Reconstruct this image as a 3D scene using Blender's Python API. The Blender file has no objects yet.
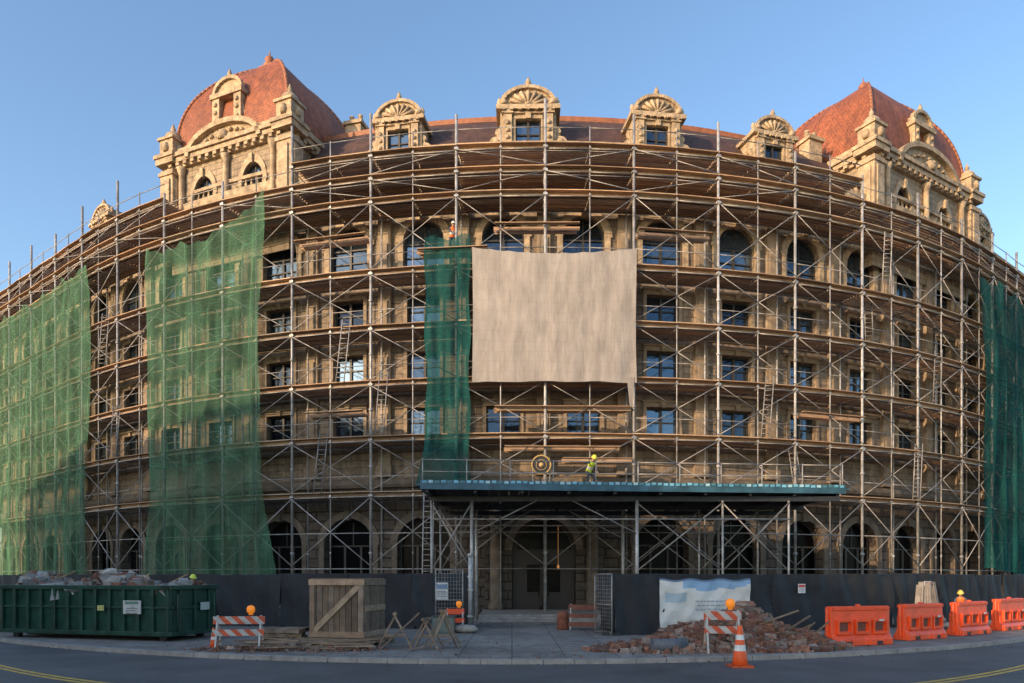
import bpy, math, random
from mathutils import Vector, Matrix
random.seed(7)
S=bpy.context.scene
COL=S.collection
R0=55.5; CX,CY=2.0,100.0; TC=37.1
rad=math.radians
KIDS={}
# ------------------------------------------------------------------ helpers
def frame(t):
    tc=max(-TC,min(TC,t)); a=rad(tc); s=rad(t-tc)*R0
    x=CX+R0*math.sin(a)+s*math.cos(a); y=CY-R0*math.cos(a)+s*math.sin(a)
    return x,y,a
def P(t,d=0.0,z=0.0):
    x,y,a=frame(t)
    return Vector((x+d*math.sin(a),y-d*math.cos(a),z))
def L(t,d,z):
    a=rad(t); return Vector(((R0+d)*math.sin(a),R0-(R0+d)*math.cos(a),z))
class MB:
    def __init__(s): s.v=[];s.f=[];s.uv=[];s.c=[];s.sm=[]
    def face(s,pts,uv=None,col=None,sm=False):
        i=len(s.v); s.v+= [tuple(p) for p in pts]; s.f.append(tuple(range(i,i+len(pts))))
        s.uv.append(uv); s.c.append(col); s.sm.append(sm)
    def fi(s,idx,col=None,sm=False,uv=None):
        s.f.append(tuple(idx)); s.uv.append(uv); s.c.append(col); s.sm.append(sm)
    def box(s,c,sz,rot=None,col=None,taper=1.0):
        c=Vector(c); hx,hy,hz=sz[0]/2,sz[1]/2,sz[2]/2; i=len(s.v)
        for dz in(-1,1):
            k=taper if dz>0 else 1
            for dx,dy in((-1,-1),(1,-1),(1,1),(-1,1)):
                p=Vector((dx*hx*k,dy*hy*k,dz*hz))
                if rot: p=rot@p
                s.v.append(tuple(c+p))
        for q in((3,2,1,0),(4,5,6,7),(0,1,5,4),(1,2,6,5),(2,3,7,6),(3,0,4,7)): s.fi([i+k for k in q],col)
    def beam(s,a,b,w,h,col=None):
        a=Vector(a);b=Vector(b);d=b-a
        s.box((a+b)/2,(w,h,d.length),d.to_track_quat('Z','Y').to_matrix(),col)
    def tube(s,a,b,r,n=6,r2=None,col=None,caps=True):
        a=Vector(a);b=Vector(b);d=(b-a)
        if d.length<1e-6:return
        q=d.to_track_quat('Z','Y').to_matrix(); i=len(s.v); r2=r if r2 is None else r2
        for p,rr in((a,r),(b,r2)):
            for k in range(n):
                an=2*math.pi*k/n; s.v.append(tuple(p+q@Vector((rr*math.cos(an),rr*math.sin(an),0))))
        for k in range(n):
            j=(k+1)%n; s.fi((i+k,i+j,i+n+j,i+n+k),col,True)
        if caps:
            s.fi([i+k for k in range(n)][::-1],col); s.fi([i+n+k for k in range(n)],col)
    def lathe(s,c,prof,n=12,cols=None,sx=1,sy=1,rot=None,phase=0):
        c=Vector(c);i=len(s.v)
        for r,z in prof:
            for k in range(n):
                a=2*math.pi*k/n+phase; p=Vector((r*sx*math.cos(a),r*sy*math.sin(a),z))
                if rot:p=rot@p
                s.v.append(tuple(c+p))
        for m in range(len(prof)-1):
            cc=cols[m] if cols else None
            for k in range(n):
                j=(k+1)%n; s.fi((i+m*n+k,i+m*n+j,i+(m+1)*n+j,i+(m+1)*n+k),cc,True)
        s.fi([i+k for k in range(n)][::-1],cols[0] if cols else None)
        e=i+(len(prof)-1)*n; s.fi([e+k for k in range(n)],cols[-1] if cols else None)
    def extrude(s,poly,y0,y1,col=None):
        n=len(poly); i=len(s.v)
        for y in(y0,y1):
            for x,z in poly: s.v.append((x,y,z))
        s.fi(list(range(i,i+n)),col); s.fi(list(range(i+n,i+2*n))[::-1],col)
        for k in range(n):
            j=(k+1)%n; s.fi((i+j,i+k,i+n+k,i+n+j),col)
    def chunk(s,c,r,col=None,sq=1.0):
        c=Vector(c); rot=Matrix.Rotation(random.uniform(0,6.3),3,'Z')@Matrix.Rotation(random.uniform(0,6.3),3,'X')
        sz=Vector((random.uniform(.6,1.3),random.uniform(.5,1.),random.uniform(.35,.8)*sq))*r; i=len(s.v)
        for dx,dy,dz in((-1,-1,-1),(1,-1,-1),(1,1,-1),(-1,1,-1),(-1,-1,1),(1,-1,1),(1,1,1),(-1,1,1)):
            p=Vector((dx*sz.x*random.uniform(.55,1.1),dy*sz.y*random.uniform(.6,1.1),dz*sz.z*random.uniform(.6,1.1)))
            s.v.append(tuple(c+rot@p))
        for q in((3,2,1,0),(4,5,6,7),(0,1,5,4),(1,2,6,5),(2,3,7,6),(3,0,4,7)): s.fi([i+k for k in q],col)
    def obj(s,name,m,parent=None,loc=None,rot=None,world=False):
        me=bpy.data.meshes.new(name); me.from_pydata(s.v,[],s.f)
        if any(u for u in s.uv):
            l=me.uv_layers.new(name='UVMap'); k=0
            for f,u in zip(s.f,s.uv):
                for q in range(len(f)):
                    if u: l.data[k].uv=u[q]
                    k+=1
        if any(c is not None for c in s.c):
            at=me.color_attributes.new('Col','FLOAT_COLOR','CORNER'); k=0
            for f,c in zip(s.f,s.c):
                for q in range(len(f)):
                    cc=c or (.5,.5,.5); at.data[k].color=(cc[0],cc[1],cc[2],1); k+=1
        for p,sm in zip(me.polygons,s.sm): p.use_smooth=sm
        me.materials.append(m); me.update()
        o=bpy.data.objects.new(name,me); COL.objects.link(o)
        if loc is not None:o.location=loc
        if rot is not None:o.rotation_euler=rot
        if parent is not None: par(o,parent,world)
        return o
def par(o,p,world=False):
    o.parent=p; KIDS.setdefault(p.name,[]).append(o)
    if world:o.matrix_parent_inverse=p.matrix_basis.inverted()
def empty(name,loc=(0,0,0),rz=0):
    e=bpy.data.objects.new(name,None); e.empty_display_size=.3; e.location=loc; e.rotation_euler=(0,0,rz); COL.objects.link(e); return e
def dup(o,parent=None):
    inv=o.matrix_parent_inverse.copy()
    c=o.copy(); COL.objects.link(c)
    if parent is not None:
        c.parent=parent; c.matrix_parent_inverse=inv; KIDS.setdefault(parent.name,[]).append(c)
    for k in list(KIDS.get(o.name,[])): dup(k,c)
    return c
def top(o,label,cat,group=None,kind=None):
    o['label']=label;o['category']=cat
    if group:o['group']=group
    if kind:o['kind']=kind
    return o
def bev(o,w=.015):
    m=o.modifiers.new('b','BEVEL'); m.width=w; m.segments=2; m.limit_method='ANGLE'; return o
# ------------------------------------------------------------------ materials
def mat(name,col,rough=.7,metal=0,ns=4,na=.3,bump=.15,attr=False,rnd=.0,stretch=None,bs=None,hue=0.0,bd=.04):
    m=bpy.data.materials.new(name);m.use_nodes=True;nt=m.node_tree;N=nt.nodes;K=nt.links
    b=N['Principled BSDF']; b.inputs['Roughness'].default_value=rough;b.inputs['Metallic'].default_value=metal
    tc=N.new('ShaderNodeTexCoord'); mp=N.new('ShaderNodeMapping'); K.new(tc.outputs['Object'],mp.inputs['Vector'])
    if stretch: mp.inputs['Scale'].default_value=stretch
    oi=N.new('ShaderNodeObjectInfo')
    if rnd>0:
        ad=N.new('ShaderNodeMath');ad.operation='MULTIPLY';ad.inputs[1].default_value=50;K.new(oi.outputs['Random'],ad.inputs[0]);K.new(ad.outputs[0],mp.inputs['Location'])
    n=N.new('ShaderNodeTexNoise');n.inputs['Scale'].default_value=ns;n.inputs['Detail'].default_value=7;n.inputs['Roughness'].default_value=.65
    K.new(mp.outputs[0],n.inputs['Vector'])
    mr=N.new('ShaderNodeMapRange');mr.inputs[1].default_value=.3;mr.inputs[2].default_value=.7;mr.inputs[3].default_value=1-na;mr.inputs[4].default_value=1+na
    K.new(n.outputs[0],mr.inputs[0])
    hs=N.new('ShaderNodeHueSaturation'); val=mr.outputs[0]
    if rnd>0:
        r2=N.new('ShaderNodeMapRange');r2.inputs[3].default_value=1-rnd;r2.inputs[4].default_value=1+rnd;K.new(oi.outputs['Random'],r2.inputs[0])
        mu=N.new('ShaderNodeMath');mu.operation='MULTIPLY';K.new(val,mu.inputs[0]);K.new(r2.outputs[0],mu.inputs[1]);val=mu.outputs[0]
    K.new(val,hs.inputs['Value'])
    if attr:
        a=N.new('ShaderNodeAttribute');a.attribute_name='Col';K.new(a.outputs['Color'],hs.inputs['Color'])
    else: hs.inputs['Color'].default_value=(*col,1)
    K.new(hs.outputs[0],b.inputs['Base Color'])
    if bump>0:
        n2=N.new('ShaderNodeTexNoise');n2.inputs['Scale'].default_value=bs or ns*6;n2.inputs['Detail'].default_value=5;K.new(mp.outputs[0],n2.inputs['Vector'])
        bp=N.new('ShaderNodeBump');bp.inputs['Strength'].default_value=bump;bp.inputs['Distance'].default_value=bd;K.new(n2.outputs[0],bp.inputs['Height']);K.new(bp.outputs[0],b.inputs['Normal'])
    return m
def brickmat(name,c1,c2,mortar,bw,rh,ms,rough=.85,stain=.45,bumpd=.03,stretch=(.8,.8,.16),off=.5):
    m=bpy.data.materials.new(name);m.use_nodes=True;nt=m.node_tree;N=nt.nodes;K=nt.links
    b=N['Principled BSDF'];b.inputs['Roughness'].default_value=rough
    tc=N.new('ShaderNodeTexCoord');br=N.new('ShaderNodeTexBrick');K.new(tc.outputs['UV'],br.inputs['Vector']);br.offset=off
    br.inputs['Color1'].default_value=(*c1,1);br.inputs['Color2'].default_value=(*c2,1);br.inputs['Mortar'].default_value=(*mortar,1)
    br.inputs['Scale'].default_value=1;br.inputs['Brick Width'].default_value=bw;br.inputs['Row Height'].default_value=rh;br.inputs['Mortar Size'].default_value=ms
    br.inputs['Mortar Smooth'].default_value=.3
    mp=N.new('ShaderNodeMapping');mp.inputs['Scale'].default_value=stretch;K.new(tc.outputs['Object'],mp.inputs[0])
    n=N.new('ShaderNodeTexNoise');n.inputs['Scale'].default_value=1.;n.inputs['Detail'].default_value=8;n.inputs['Roughness'].default_value=.7;K.new(mp.outputs[0],n.inputs[0])
    mr=N.new('ShaderNodeMapRange');mr.inputs[1].default_value=.3;mr.inputs[2].default_value=.68;mr.inputs[3].default_value=1-stain;mr.inputs[4].default_value=1.18;K.new(n.outputs[0],mr.inputs[0])
    n3=N.new('ShaderNodeTexNoise');n3.inputs['Scale'].default_value=3.;n3.inputs['Detail'].default_value=8;K.new(tc.outputs['Object'],n3.inputs[0])
    m3=N.new('ShaderNodeMapRange');m3.inputs[1].default_value=.3;m3.inputs[2].default_value=.7;m3.inputs[3].default_value=.7;m3.inputs[4].default_value=1.2;K.new(n3.outputs[0],m3.inputs[0])
    mu=N.new('ShaderNodeMath');mu.operation='MULTIPLY';K.new(mr.outputs[0],mu.inputs[0]);K.new(m3.outputs[0],mu.inputs[1])
    hs=N.new('ShaderNodeHueSaturation');K.new(br.outputs['Color'],hs.inputs['Color']);K.new(mu.outputs[0],hs.inputs['Value']);K.new(hs.outputs[0],b.inputs['Base Color'])
    bp=N.new('ShaderNodeBump');bp.inputs['Strength'].default_value=.7;bp.inputs['Distance'].default_value=bumpd;bp.invert=True
    K.new(br.outputs['Fac'],bp.inputs['Height'])
    bp2=N.new('ShaderNodeBump');bp2.inputs['Strength'].default_value=.4;bp2.inputs['Distance'].default_value=.03;K.new(n3.outputs[0],bp2.inputs['Height']);K.new(bp.outputs[0],bp2.inputs['Normal']);K.new(bp2.outputs[0],b.inputs['Normal'])
    return m
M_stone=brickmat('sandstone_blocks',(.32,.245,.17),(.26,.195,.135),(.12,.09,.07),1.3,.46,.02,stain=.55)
M_rust=brickmat('rusticated_stone',(.14,.11,.083),(.11,.085,.066),(.04,.03,.025),1.6,.62,.05,bumpd=.08)  # ground-floor stone, street-level shade put into the base colour
M_portal=brickmat('shaded_portal_stone',(.11,.088,.068),(.09,.072,.056),(.03,.024,.02),1.2,.55,.04,bumpd=.06)  # darker copy of the ground-floor stone, canopy shade put into the colour
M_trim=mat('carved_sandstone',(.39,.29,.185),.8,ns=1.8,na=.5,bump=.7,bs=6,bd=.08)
M_trimd=mat('shaded_sandstone',(.15,.118,.088),.85,ns=1.6,na=.45,bump=.5,bs=7)  # trim stone for the lower storeys, darkened to carry their shade
M_tile=brickmat('clay_roof_tile',(.36,.105,.04),(.28,.08,.032),(.15,.05,.025),.22,.19,.012,rough=.65,stain=.5,bumpd=.02)
M_tiled=brickmat('brown_roof_tile',(.115,.06,.045),(.09,.047,.037),(.05,.028,.02),.24,.2,.015,rough=.65,stain=.45,bumpd=.02)
M_walk=brickmat('sidewalk_slabs',(.25,.225,.2),(.21,.19,.17),(.08,.072,.065),1.6,1.6,.02,rough=.85,stain=.5,bumpd=.01,stretch=(.25,.25,.25),off=0)
M_ridge=mat('terracotta_ridge',(.30,.11,.05),.6,ns=3)
M_frame=mat('dark_window_frame',(.04,.035,.03),.5,ns=5,bump=0)
M_steel=mat('galvanised_steel',(.36,.345,.33),.5,.3,ns=2.5,na=.45,bump=0,rnd=.25)
M_rail=mat('weathered_tube',(.30,.28,.26),.55,.25,ns=2.5,na=.45,bump=0,rnd=.25)
M_plank=mat('scaffold_plank',(.3,.19,.1),.8,ns=3,na=.35,attr=True,rnd=.22,bump=.2,stretch=(.4,3,3))
M_paint=mat('painted_surface',(.5,.5,.5),.5,ns=6,na=.22,attr=True,bump=.08)
M_matte=mat('matte_surface',(.5,.5,.5),.9,ns=5,na=.35,attr=True,bump=.4)
M_ban=mat('printed_vinyl',(.5,.5,.5),.6,ns=1.5,na=.12,attr=True,bump=.6,bs=2.5)
M_kerb=mat('kerb_stone',(.27,.25,.23),.85,ns=2,na=.3,bump=.3)
M_ground=mat('ground_dirt',(.13,.11,.09),.95,ns=.2,na=.3)
M_asph=mat('asphalt',(.085,.082,.082),.7,ns=.35,na=.4,bump=.5,bs=40)
M_yel=mat('yellow_road_paint',(.6,.38,.05),.7,ns=4,na=.4,bump=.2)
M_fence=mat('black_fence_fabric',(.016,.018,.022),.75,ns=2,na=.4,bump=.3,bs=3,rnd=.2)
M_wood=mat('raw_lumber',(.30,.19,.10),.85,ns=3,na=.4,attr=True,bump=.3,stretch=(1,1,1))
M_dump=mat('dumpster_green_paint',(.009,.045,.03),.4,ns=2,na=.55,bump=.15,bs=9)
M_rub=mat('rubble',(.3,.2,.15),.95,ns=6,na=.35,attr=True,bump=.6)
M_canopy=mat('canopy_fascia_paint',(.03,.09,.125),.5,ns=1.5,na=.5,bump=.1)
M_dark=mat('dark_steel',(.035,.037,.04),.5,.3,ns=3,bump=0)
M_orange=mat('orange_plastic',(.78,.08,.016),.45,ns=2,na=.25,bump=.06)
def glassmat(name,base,met,rough=.07,spec=.5):
    m=bpy.data.materials.new(name);m.use_nodes=True;N=m.node_tree.nodes;K=m.node_tree.links;b=N['Principled BSDF']
    oi=N.new('ShaderNodeObjectInfo');cr=N.new('ShaderNodeValToRGB');K.new(oi.outputs['Random'],cr.inputs[0])
    cr.color_ramp.elements[0].color=(base[0]*.12,base[1]*.12,base[2]*.15,1);cr.color_ramp.elements[1].color=(*base,1)
    K.new(cr.outputs[0],b.inputs['Base Color']);b.inputs['Metallic'].default_value=met;b.inputs['Roughness'].default_value=rough;b.inputs['Specular IOR Level'].default_value=spec
    tc=N.new('ShaderNodeTexCoord');n=N.new('ShaderNodeTexNoise');n.inputs['Scale'].default_value=1.3;K.new(tc.outputs['Object'],n.inputs[0])
    bp=N.new('ShaderNodeBump');bp.inputs['Strength'].default_value=.25;bp.inputs['Distance'].default_value=.05;K.new(n.outputs[0],bp.inputs['Height']);K.new(bp.outputs[0],b.inputs['Normal'])
    return m
M_glass=glassmat('window_glass',(.15,.215,.28),.8,spec=.2)
M_glassd=glassmat('dark_glass',(.010,.010,.011),0,.25,.08)
def netmat(name,c,tr,scale=1.2,sat=1):
    m=bpy.data.materials.new(name);m.use_nodes=True;N=m.node_tree.nodes;K=m.node_tree.links;N.clear()
    out=N.new('ShaderNodeOutputMaterial');d=N.new('ShaderNodeBsdfDiffuse');tl=N.new('ShaderNodeBsdfTranslucent');tp=N.new('ShaderNodeBsdfTransparent')
    tc=N.new('ShaderNodeTexCoord');n=N.new('ShaderNodeTexNoise');n.inputs['Scale'].default_value=scale;n.inputs['Detail'].default_value=5
    mp=N.new('ShaderNodeMapping');mp.inputs['Scale'].default_value=(1.1,1.1,.3);K.new(tc.outputs['Object'],mp.inputs[0]);K.new(mp.outputs[0],n.inputs[0])
    hs=N.new('ShaderNodeHueSaturation');hs.inputs['Color'].default_value=(*c,1)
    mr=N.new('ShaderNodeMapRange');mr.inputs[1].default_value=.3;mr.inputs[2].default_value=.7;mr.inputs[3].default_value=.7;mr.inputs[4].default_value=1.3;K.new(n.outputs[0],mr.inputs[0]);K.new(mr.outputs[0],hs.inputs['Value'])
    K.new(hs.outputs[0],d.inputs[0]);K.new(hs.outputs[0],tl.inputs[0])
    m1=N.new('ShaderNodeMixShader');m1.inputs[0].default_value=.35;K.new(d.outputs[0],m1.inputs[1]);K.new(tl.outputs[0],m1.inputs[2])
    m2=N.new('ShaderNodeMixShader')
    m4=N.new('ShaderNodeMapRange');m4.inputs[1].default_value=.3;m4.inputs[2].default_value=.7;m4.inputs[3].default_value=tr+.08;m4.inputs[4].default_value=tr-.1;K.new(n.outputs[0],m4.inputs[0])
    sp=N.new('ShaderNodeSeparateXYZ');K.new(tc.outputs['UV'],sp.inputs[0]);prev=m4.outputs[0]
    for o_,per in((0,1.85),(1,2.6)):
        md=N.new('ShaderNodeMath');md.operation='MODULO';md.inputs[1].default_value=per;K.new(sp.outputs[o_],md.inputs[0])
        lt=N.new('ShaderNodeMath');lt.operation='LESS_THAN';lt.inputs[1].default_value=.09;K.new(md.outputs[0],lt.inputs[0])
        ml=N.new('ShaderNodeMath');ml.operation='MULTIPLY_ADD';ml.inputs[1].default_value=-.22;K.new(lt.outputs[0],ml.inputs[0]);K.new(prev,ml.inputs[2]);prev=ml.outputs[0]
    K.new(prev,m2.inputs[0])
    K.new(m1.outputs[0],m2.inputs[1]);K.new(tp.outputs[0],m2.inputs[2]);K.new(m2.outputs[0],out.inputs[0]);return m
M_net=netmat('green_debris_net',(.115,.25,.155),.52)
M_netd=netmat('dark_green_debris_net',(.022,.115,.105),.30)
def tarpmat():
    m=mat('beige_tarp_cloth',(.35,.305,.265),.9,ns=.8,na=.25,bump=.5,bs=1.6,bd=.1,stretch=(1.8,1.8,.5))
    N=m.node_tree.nodes;K=m.node_tree.links;b=N['Principled BSDF']
    tc=N.new('ShaderNodeTexCoord');br=N.new('ShaderNodeTexBrick');K.new(tc.outputs['UV'],br.inputs[0]);br.offset=0
    br.inputs['Scale'].default_value=1;br.inputs['Brick Width'].default_value=.9;br.inputs['Row Height'].default_value=.62;br.inputs['Mortar Size'].default_value=.012
    br.inputs['Color1'].default_value=(1,1,1,1);br.inputs['Color2'].default_value=(.96,.96,.96,1);br.inputs['Mortar'].default_value=(.84,.83,.82,1)
    old=b.inputs['Base Color'].links[0].from_socket
    mx=N.new('ShaderNodeMix');mx.data_type='RGBA';mx.blend_type='MULTIPLY';mx.inputs[0].default_value=1
    K.new(old,mx.inputs[6]);K.new(br.outputs['Color'],mx.inputs[7]);K.new(mx.outputs[2],b.inputs['Base Color']);return m
M_tarp=tarpmat()
def stripemat():
    m=bpy.data.materials.new('barricade_stripes');m.use_nodes=True;N=m.node_tree.nodes;K=m.node_tree.links;b=N['Principled BSDF']
    tc=N.new('ShaderNodeTexCoord');sp=N.new('ShaderNodeSeparateXYZ');K.new(tc.outputs['Object'],sp.inputs[0])
    a=N.new('ShaderNodeMath');a.operation='ADD';K.new(sp.outputs[0],a.inputs[0]);K.new(sp.outputs[2],a.inputs[1])
    w=N.new('ShaderNodeMath');w.operation='MULTIPLY';w.inputs[1].default_value=16;K.new(a.outputs[0],w.inputs[0])
    s=N.new('ShaderNodeMath');s.operation='SINE';K.new(w.outputs[0],s.inputs[0]);g=N.new('ShaderNodeMath');g.operation='GREATER_THAN';g.inputs[1].default_value=0;K.new(s.outputs[0],g.inputs[0])
    n=N.new('ShaderNodeTexNoise');n.inputs['Scale'].default_value=5;n.inputs['Detail'].default_value=6;K.new(tc.outputs['Object'],n.inputs[0])
    mx=N.new('ShaderNodeMix');mx.data_type='RGBA';K.new(g.outputs[0],mx.inputs[0]);mx.inputs[6].default_value=(.45,.43,.40,1);mx.inputs[7].default_value=(.55,.08,.025,1)
    m3=N.new('ShaderNodeMapRange');m3.inputs[3].default_value=.4;m3.inputs[4].default_value=1.4;K.new(n.outputs[0],m3.inputs[0]);h=N.new('ShaderNodeHueSaturation');K.new(m3.outputs[0],h.inputs['Value']);K.new(mx.outputs[2],h.inputs['Color'])
    K.new(h.outputs[0],b.inputs['Base Color']);b.inputs['Roughness'].default_value=.5;return m
M_stripe=stripemat()
def emis(name,c,s):
    m=bpy.data.materials.new(name);m.use_nodes=True;b=m.node_tree.nodes['Principled BSDF'];b.inputs['Base Color'].default_value=(*c,1);b.inputs['Emission Color'].default_value=(*c,1);b.inputs['Emission Strength'].default_value=s;return m
M_lamp=emis('amber_lamp',(.9,.25,.02),.4)
M_warm=emis('warm_lamp',(.9,.4,.14),.35)

# ------------------------------------------------------------------ ground
def kerb(x,a=.018,y0=20.,lim=26):
    ax=abs(x); return y0+a*min(ax,lim)**2+(2*a*lim*(ax-lim) if ax>lim else 0)
def yl(x): return kerb(x,.028,13.6,20)
g=MB();g.face([(-500,-500,-.03),(500,-500,-.03),(500,600,-.03),(-500,600,-.03)]);o=g.obj('ground',M_ground);o['kind']='structure'
xs=[-80+2*i for i in range(81)]
def strip(name,m,f0,f1,z,sub=1,xr=None):
    g=MB();X=xr or xs
    for a,b in zip(X,X[1:]):
        p=[(a,f0(a)),(b,f0(b)),(b,f1(b)),(a,f1(a))];g.face([(q[0],q[1],z) for q in p],p)
    o=g.obj(name,m);o['kind']='structure';return o
strip('road',M_asph,lambda x:-14,lambda x:kerb(x),0)
strip('sidewalk',M_walk,lambda x:kerb(x)+.28,lambda x:kerb(x)+90,.12)
g=MB()
for i in range(-90,90):
    a=i*.9;b=a+.885
    q=[(a,kerb(a)),(b,kerb(b)),(b,kerb(b)+.3),(a,kerb(a)+.3)]
    g.face([(x,y,.135) for x,y in q]); g.face([(q[0][0],q[0][1],-.01),(q[1][0],q[1][1],-.01),(q[1][0],q[1][1],.135),(q[0][0],q[0][1],.135)])
o=g.obj('kerb',M_kerb);o['kind']='structure'
fx=[-60+i for i in range(121)]
g=MB()
for off in(0,.26):
    for a,b in zip(fx,fx[1:]): g.face([(a,yl(a)+off,.004),(b,yl(b)+off,.004),(b,yl(b)+off+.13,.004),(a,yl(a)+off+.13,.004)])
o=g.obj('road_marking',M_yel);o['kind']='structure'
# ------------------------------------------------------------------ building
B=empty('civic_building',(2,44.5,0));top(B,'ornate sandstone civic building with red tile mansard roofs under renovation','building')
BAY=5.3; HB=2.65; KR=range(-12,10)
AW=1.35
rects=[(11.5,13.4,1.08,0),(15.1,17.0,1.08,0),(18.7,20.6,1.08,0),(22.2,24.1,AW,1)]
def wall_section(mb,tc,ops,z0,z1,hu=HB,dep=.5):
    def q(u,d,z): return P(tc+math.degrees(u/R0),d,z)
    H=rad(hu)*R0
    def rect(ua,ub,za,zb):
        if zb-za<1e-4 or ub-ua<1e-4:return
        U=rad(tc)*R0
        mb.face([q(ua,0,za),q(ub,0,za),q(ub,0,zb),q(ua,0,zb)],[(U+ua,za),(U+ub,za),(U+ub,zb),(U+ua,zb)])
    def band(za,zb):
        for a,b in((-H,-1.25),(-1.25,1.25),(1.25,H)): rect(a,b,za,zb)
    z=z0
    for a,b,w,arch in ops:
        band(z,a); rect(-H,-w,a,b); rect(w,H,a,b)
        U=rad(tc)*R0
        for s in(-1,1): mb.face([q(s*w,0,a),q(s*w,-dep,a),q(s*w,-dep,b),q(s*w,0,b)],[(U,a),(U+dep,a),(U+dep,b),(U,b)])
        mb.face([q(-w,0,a),q(w,0,a),q(w,-dep,a),q(-w,-dep,a)],[(U-w,a),(U+w,a),(U+w,a+dep),(U-w,a+dep)])
        if not arch:
            mb.face([q(-w,0,b),q(w,0,b),q(w,-dep,b),q(-w,-dep,b)],[(U-w,b),(U+w,b),(U+w,b+dep),(U-w,b+dep)]); z=b
        else:
            n=12; zt=b+w+.3
            rect(-H,-w,b,zt);rect(w,H,b,zt)
            pts=[(-w*math.cos(math.pi*i/n),b+w*math.sin(math.pi*i/n)) for i in range(n+1)]
            for (ua,za),(ub,zb) in zip(pts,pts[1:]):
                mb.face([q(ua,0,za),q(ub,0,zb),q(ub,0,zt),q(ua,0,zt)],[(U+ua,za),(U+ub,zb),(U+ub,zt),(U+ua,zt)])
                mb.face([q(ua,0,za),q(ub,0,zb),q(ub,-dep,zb),q(ua,-dep,za)],[(U+ua,za),(U+ub,zb),(U+ub,zb+dep),(U+ua,za+dep)])
            z=zt
    band(z,z1)
w=MB();gf=MB()
for k in KR:
    tc=(k+.5)*BAY
    wall_section(w,tc,rects,8.6,29.3)
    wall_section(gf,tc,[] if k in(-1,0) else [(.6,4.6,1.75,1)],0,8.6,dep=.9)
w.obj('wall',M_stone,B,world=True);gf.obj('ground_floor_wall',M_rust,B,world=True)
T0=-12*BAY;T1=10*BAY
def sweep(name,m,prof,t0=T0,t1=T1,step=1.325,uvs=False,extra=None):
    mb=MB();n=int(round((t1-t0)/step));ts=[t0+(t1-t0)*i/n for i in range(n+1)]
    dist=[0]
    for a,b in zip(prof,prof[1:]): dist.append(dist[-1]+math.hypot(a[0]-b[0],a[1]-b[1]))
    for a,b in zip(ts,ts[1:]):
        for i in range(len(prof)-1):
            (d0,z0),(d1,z1)=prof[i],prof[i+1]
            ua,ub=rad(a)*R0,rad(b)*R0
            mb.face([P(a,d0,z0),P(b,d0,z0),P(b,d1,z1),P(a,d1,z1)],[(ua,dist[i]),(ub,dist[i]),(ub,dist[i+1]),(ua,dist[i+1])])
    if extra:extra(mb)
    return mb.obj(name,m,B,world=True)
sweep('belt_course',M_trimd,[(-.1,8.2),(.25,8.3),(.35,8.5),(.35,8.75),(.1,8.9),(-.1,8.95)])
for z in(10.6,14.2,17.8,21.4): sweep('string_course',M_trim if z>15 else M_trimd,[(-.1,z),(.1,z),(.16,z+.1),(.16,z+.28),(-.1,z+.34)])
def dent(mb):
    t=T0+.2
    while t<T1:
        x,y,a=frame(t); mb.box(P(t,.36,28.17),(.32,.42,.36),Matrix.Rotation(a,3,'Z')); t+=.72
sweep('main_cornice',M_trim,[(-.1,26.9),(.12,26.9),(.16,27.2),(.1,27.25),(.1,27.8),(.2,27.95),(.2,28.38),(.58,28.4),(.66,28.75),(.7,29.05),(-.5,29.2)],extra=dent)
def balus(mb):
    t=T0+.3
    while t<T1:
        mb.lathe(P(t,.25,29.15),[(.09,0),(.06,.1),(.11,.3),(.05,.5),(.09,.62)],6); t+=.5
sweep('parapet_balustrade',M_trim,[(.05,29.75),(.45,29.75),(.48,29.95),(.02,29.95),(.05,29.75)],extra=balus)
sweep('mansard_roof',M_tiled,[(-.2,29.2),(-.5,29.5),(-1.2,30.9),(-2.2,32.5),(-3.6,33.9)],uvs=True)
sweep('roof_ridge',M_ridge,[(-3.5,33.8),(-3.45,34.1),(-3.8,34.2),(-4.2,34.1)])
sweep('rear_roof',M_dark,[(-4.1,34.1),(-14,34.2),(-14,0)])
sweep('dark_backing_sheet',M_dark,[(-1.2,0),(-1.2,29.1)])  # dark sheet added behind the openings as an unlit interior
for t in(T0,T1):
    mb=MB();mb.face([P(t,0,0),P(t,-14,0),P(t,-14,34.2),P(t,-3.6,33.9),P(t,-.3,29.2),P(t,0,29.2)],[(0,0),(14,0),(14,35),(4,34),(0,29),(0,29)]);mb.obj('side_wall',M_stone,B,world=True)
pl=MB();pl.box((0,-.13,17.9),(.85,.28,16.6));pl.box((0,-.2,9.3),(1.05,.4,.7));pl.box((0,-.18,26.2),(1.0,.36,.25));pl.box((0,-.24,26.6),(1.15,.48,.5));
for z in(12.2,15.9,19.5,23.2): pl.box((0,-.3,z),(.5,.1,1.6))
for s in(-1,1): pl.lathe((s*.38,-.44,26.45),[(.14,-.1),(.16,0),(.1,.12)],8)
def place(tmpl,t,d=0,z=0,sc=None):
    x,y,a=frame(t); p=P(t,d,z); tmpl.location=p; tmpl.rotation_euler=(0,0,a)
    if sc: tmpl.scale=sc
plo=pl.obj('pilaster',mat('pilaster_stone',(.29,.22,.15),.85,ns=1.2,na=.5,bump=.5,bs=7),B,world=True)
first=True
for k in range(-12,11):
    o=plo if first else dup(plo,B); first=False; place(o,k*BAY)
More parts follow.
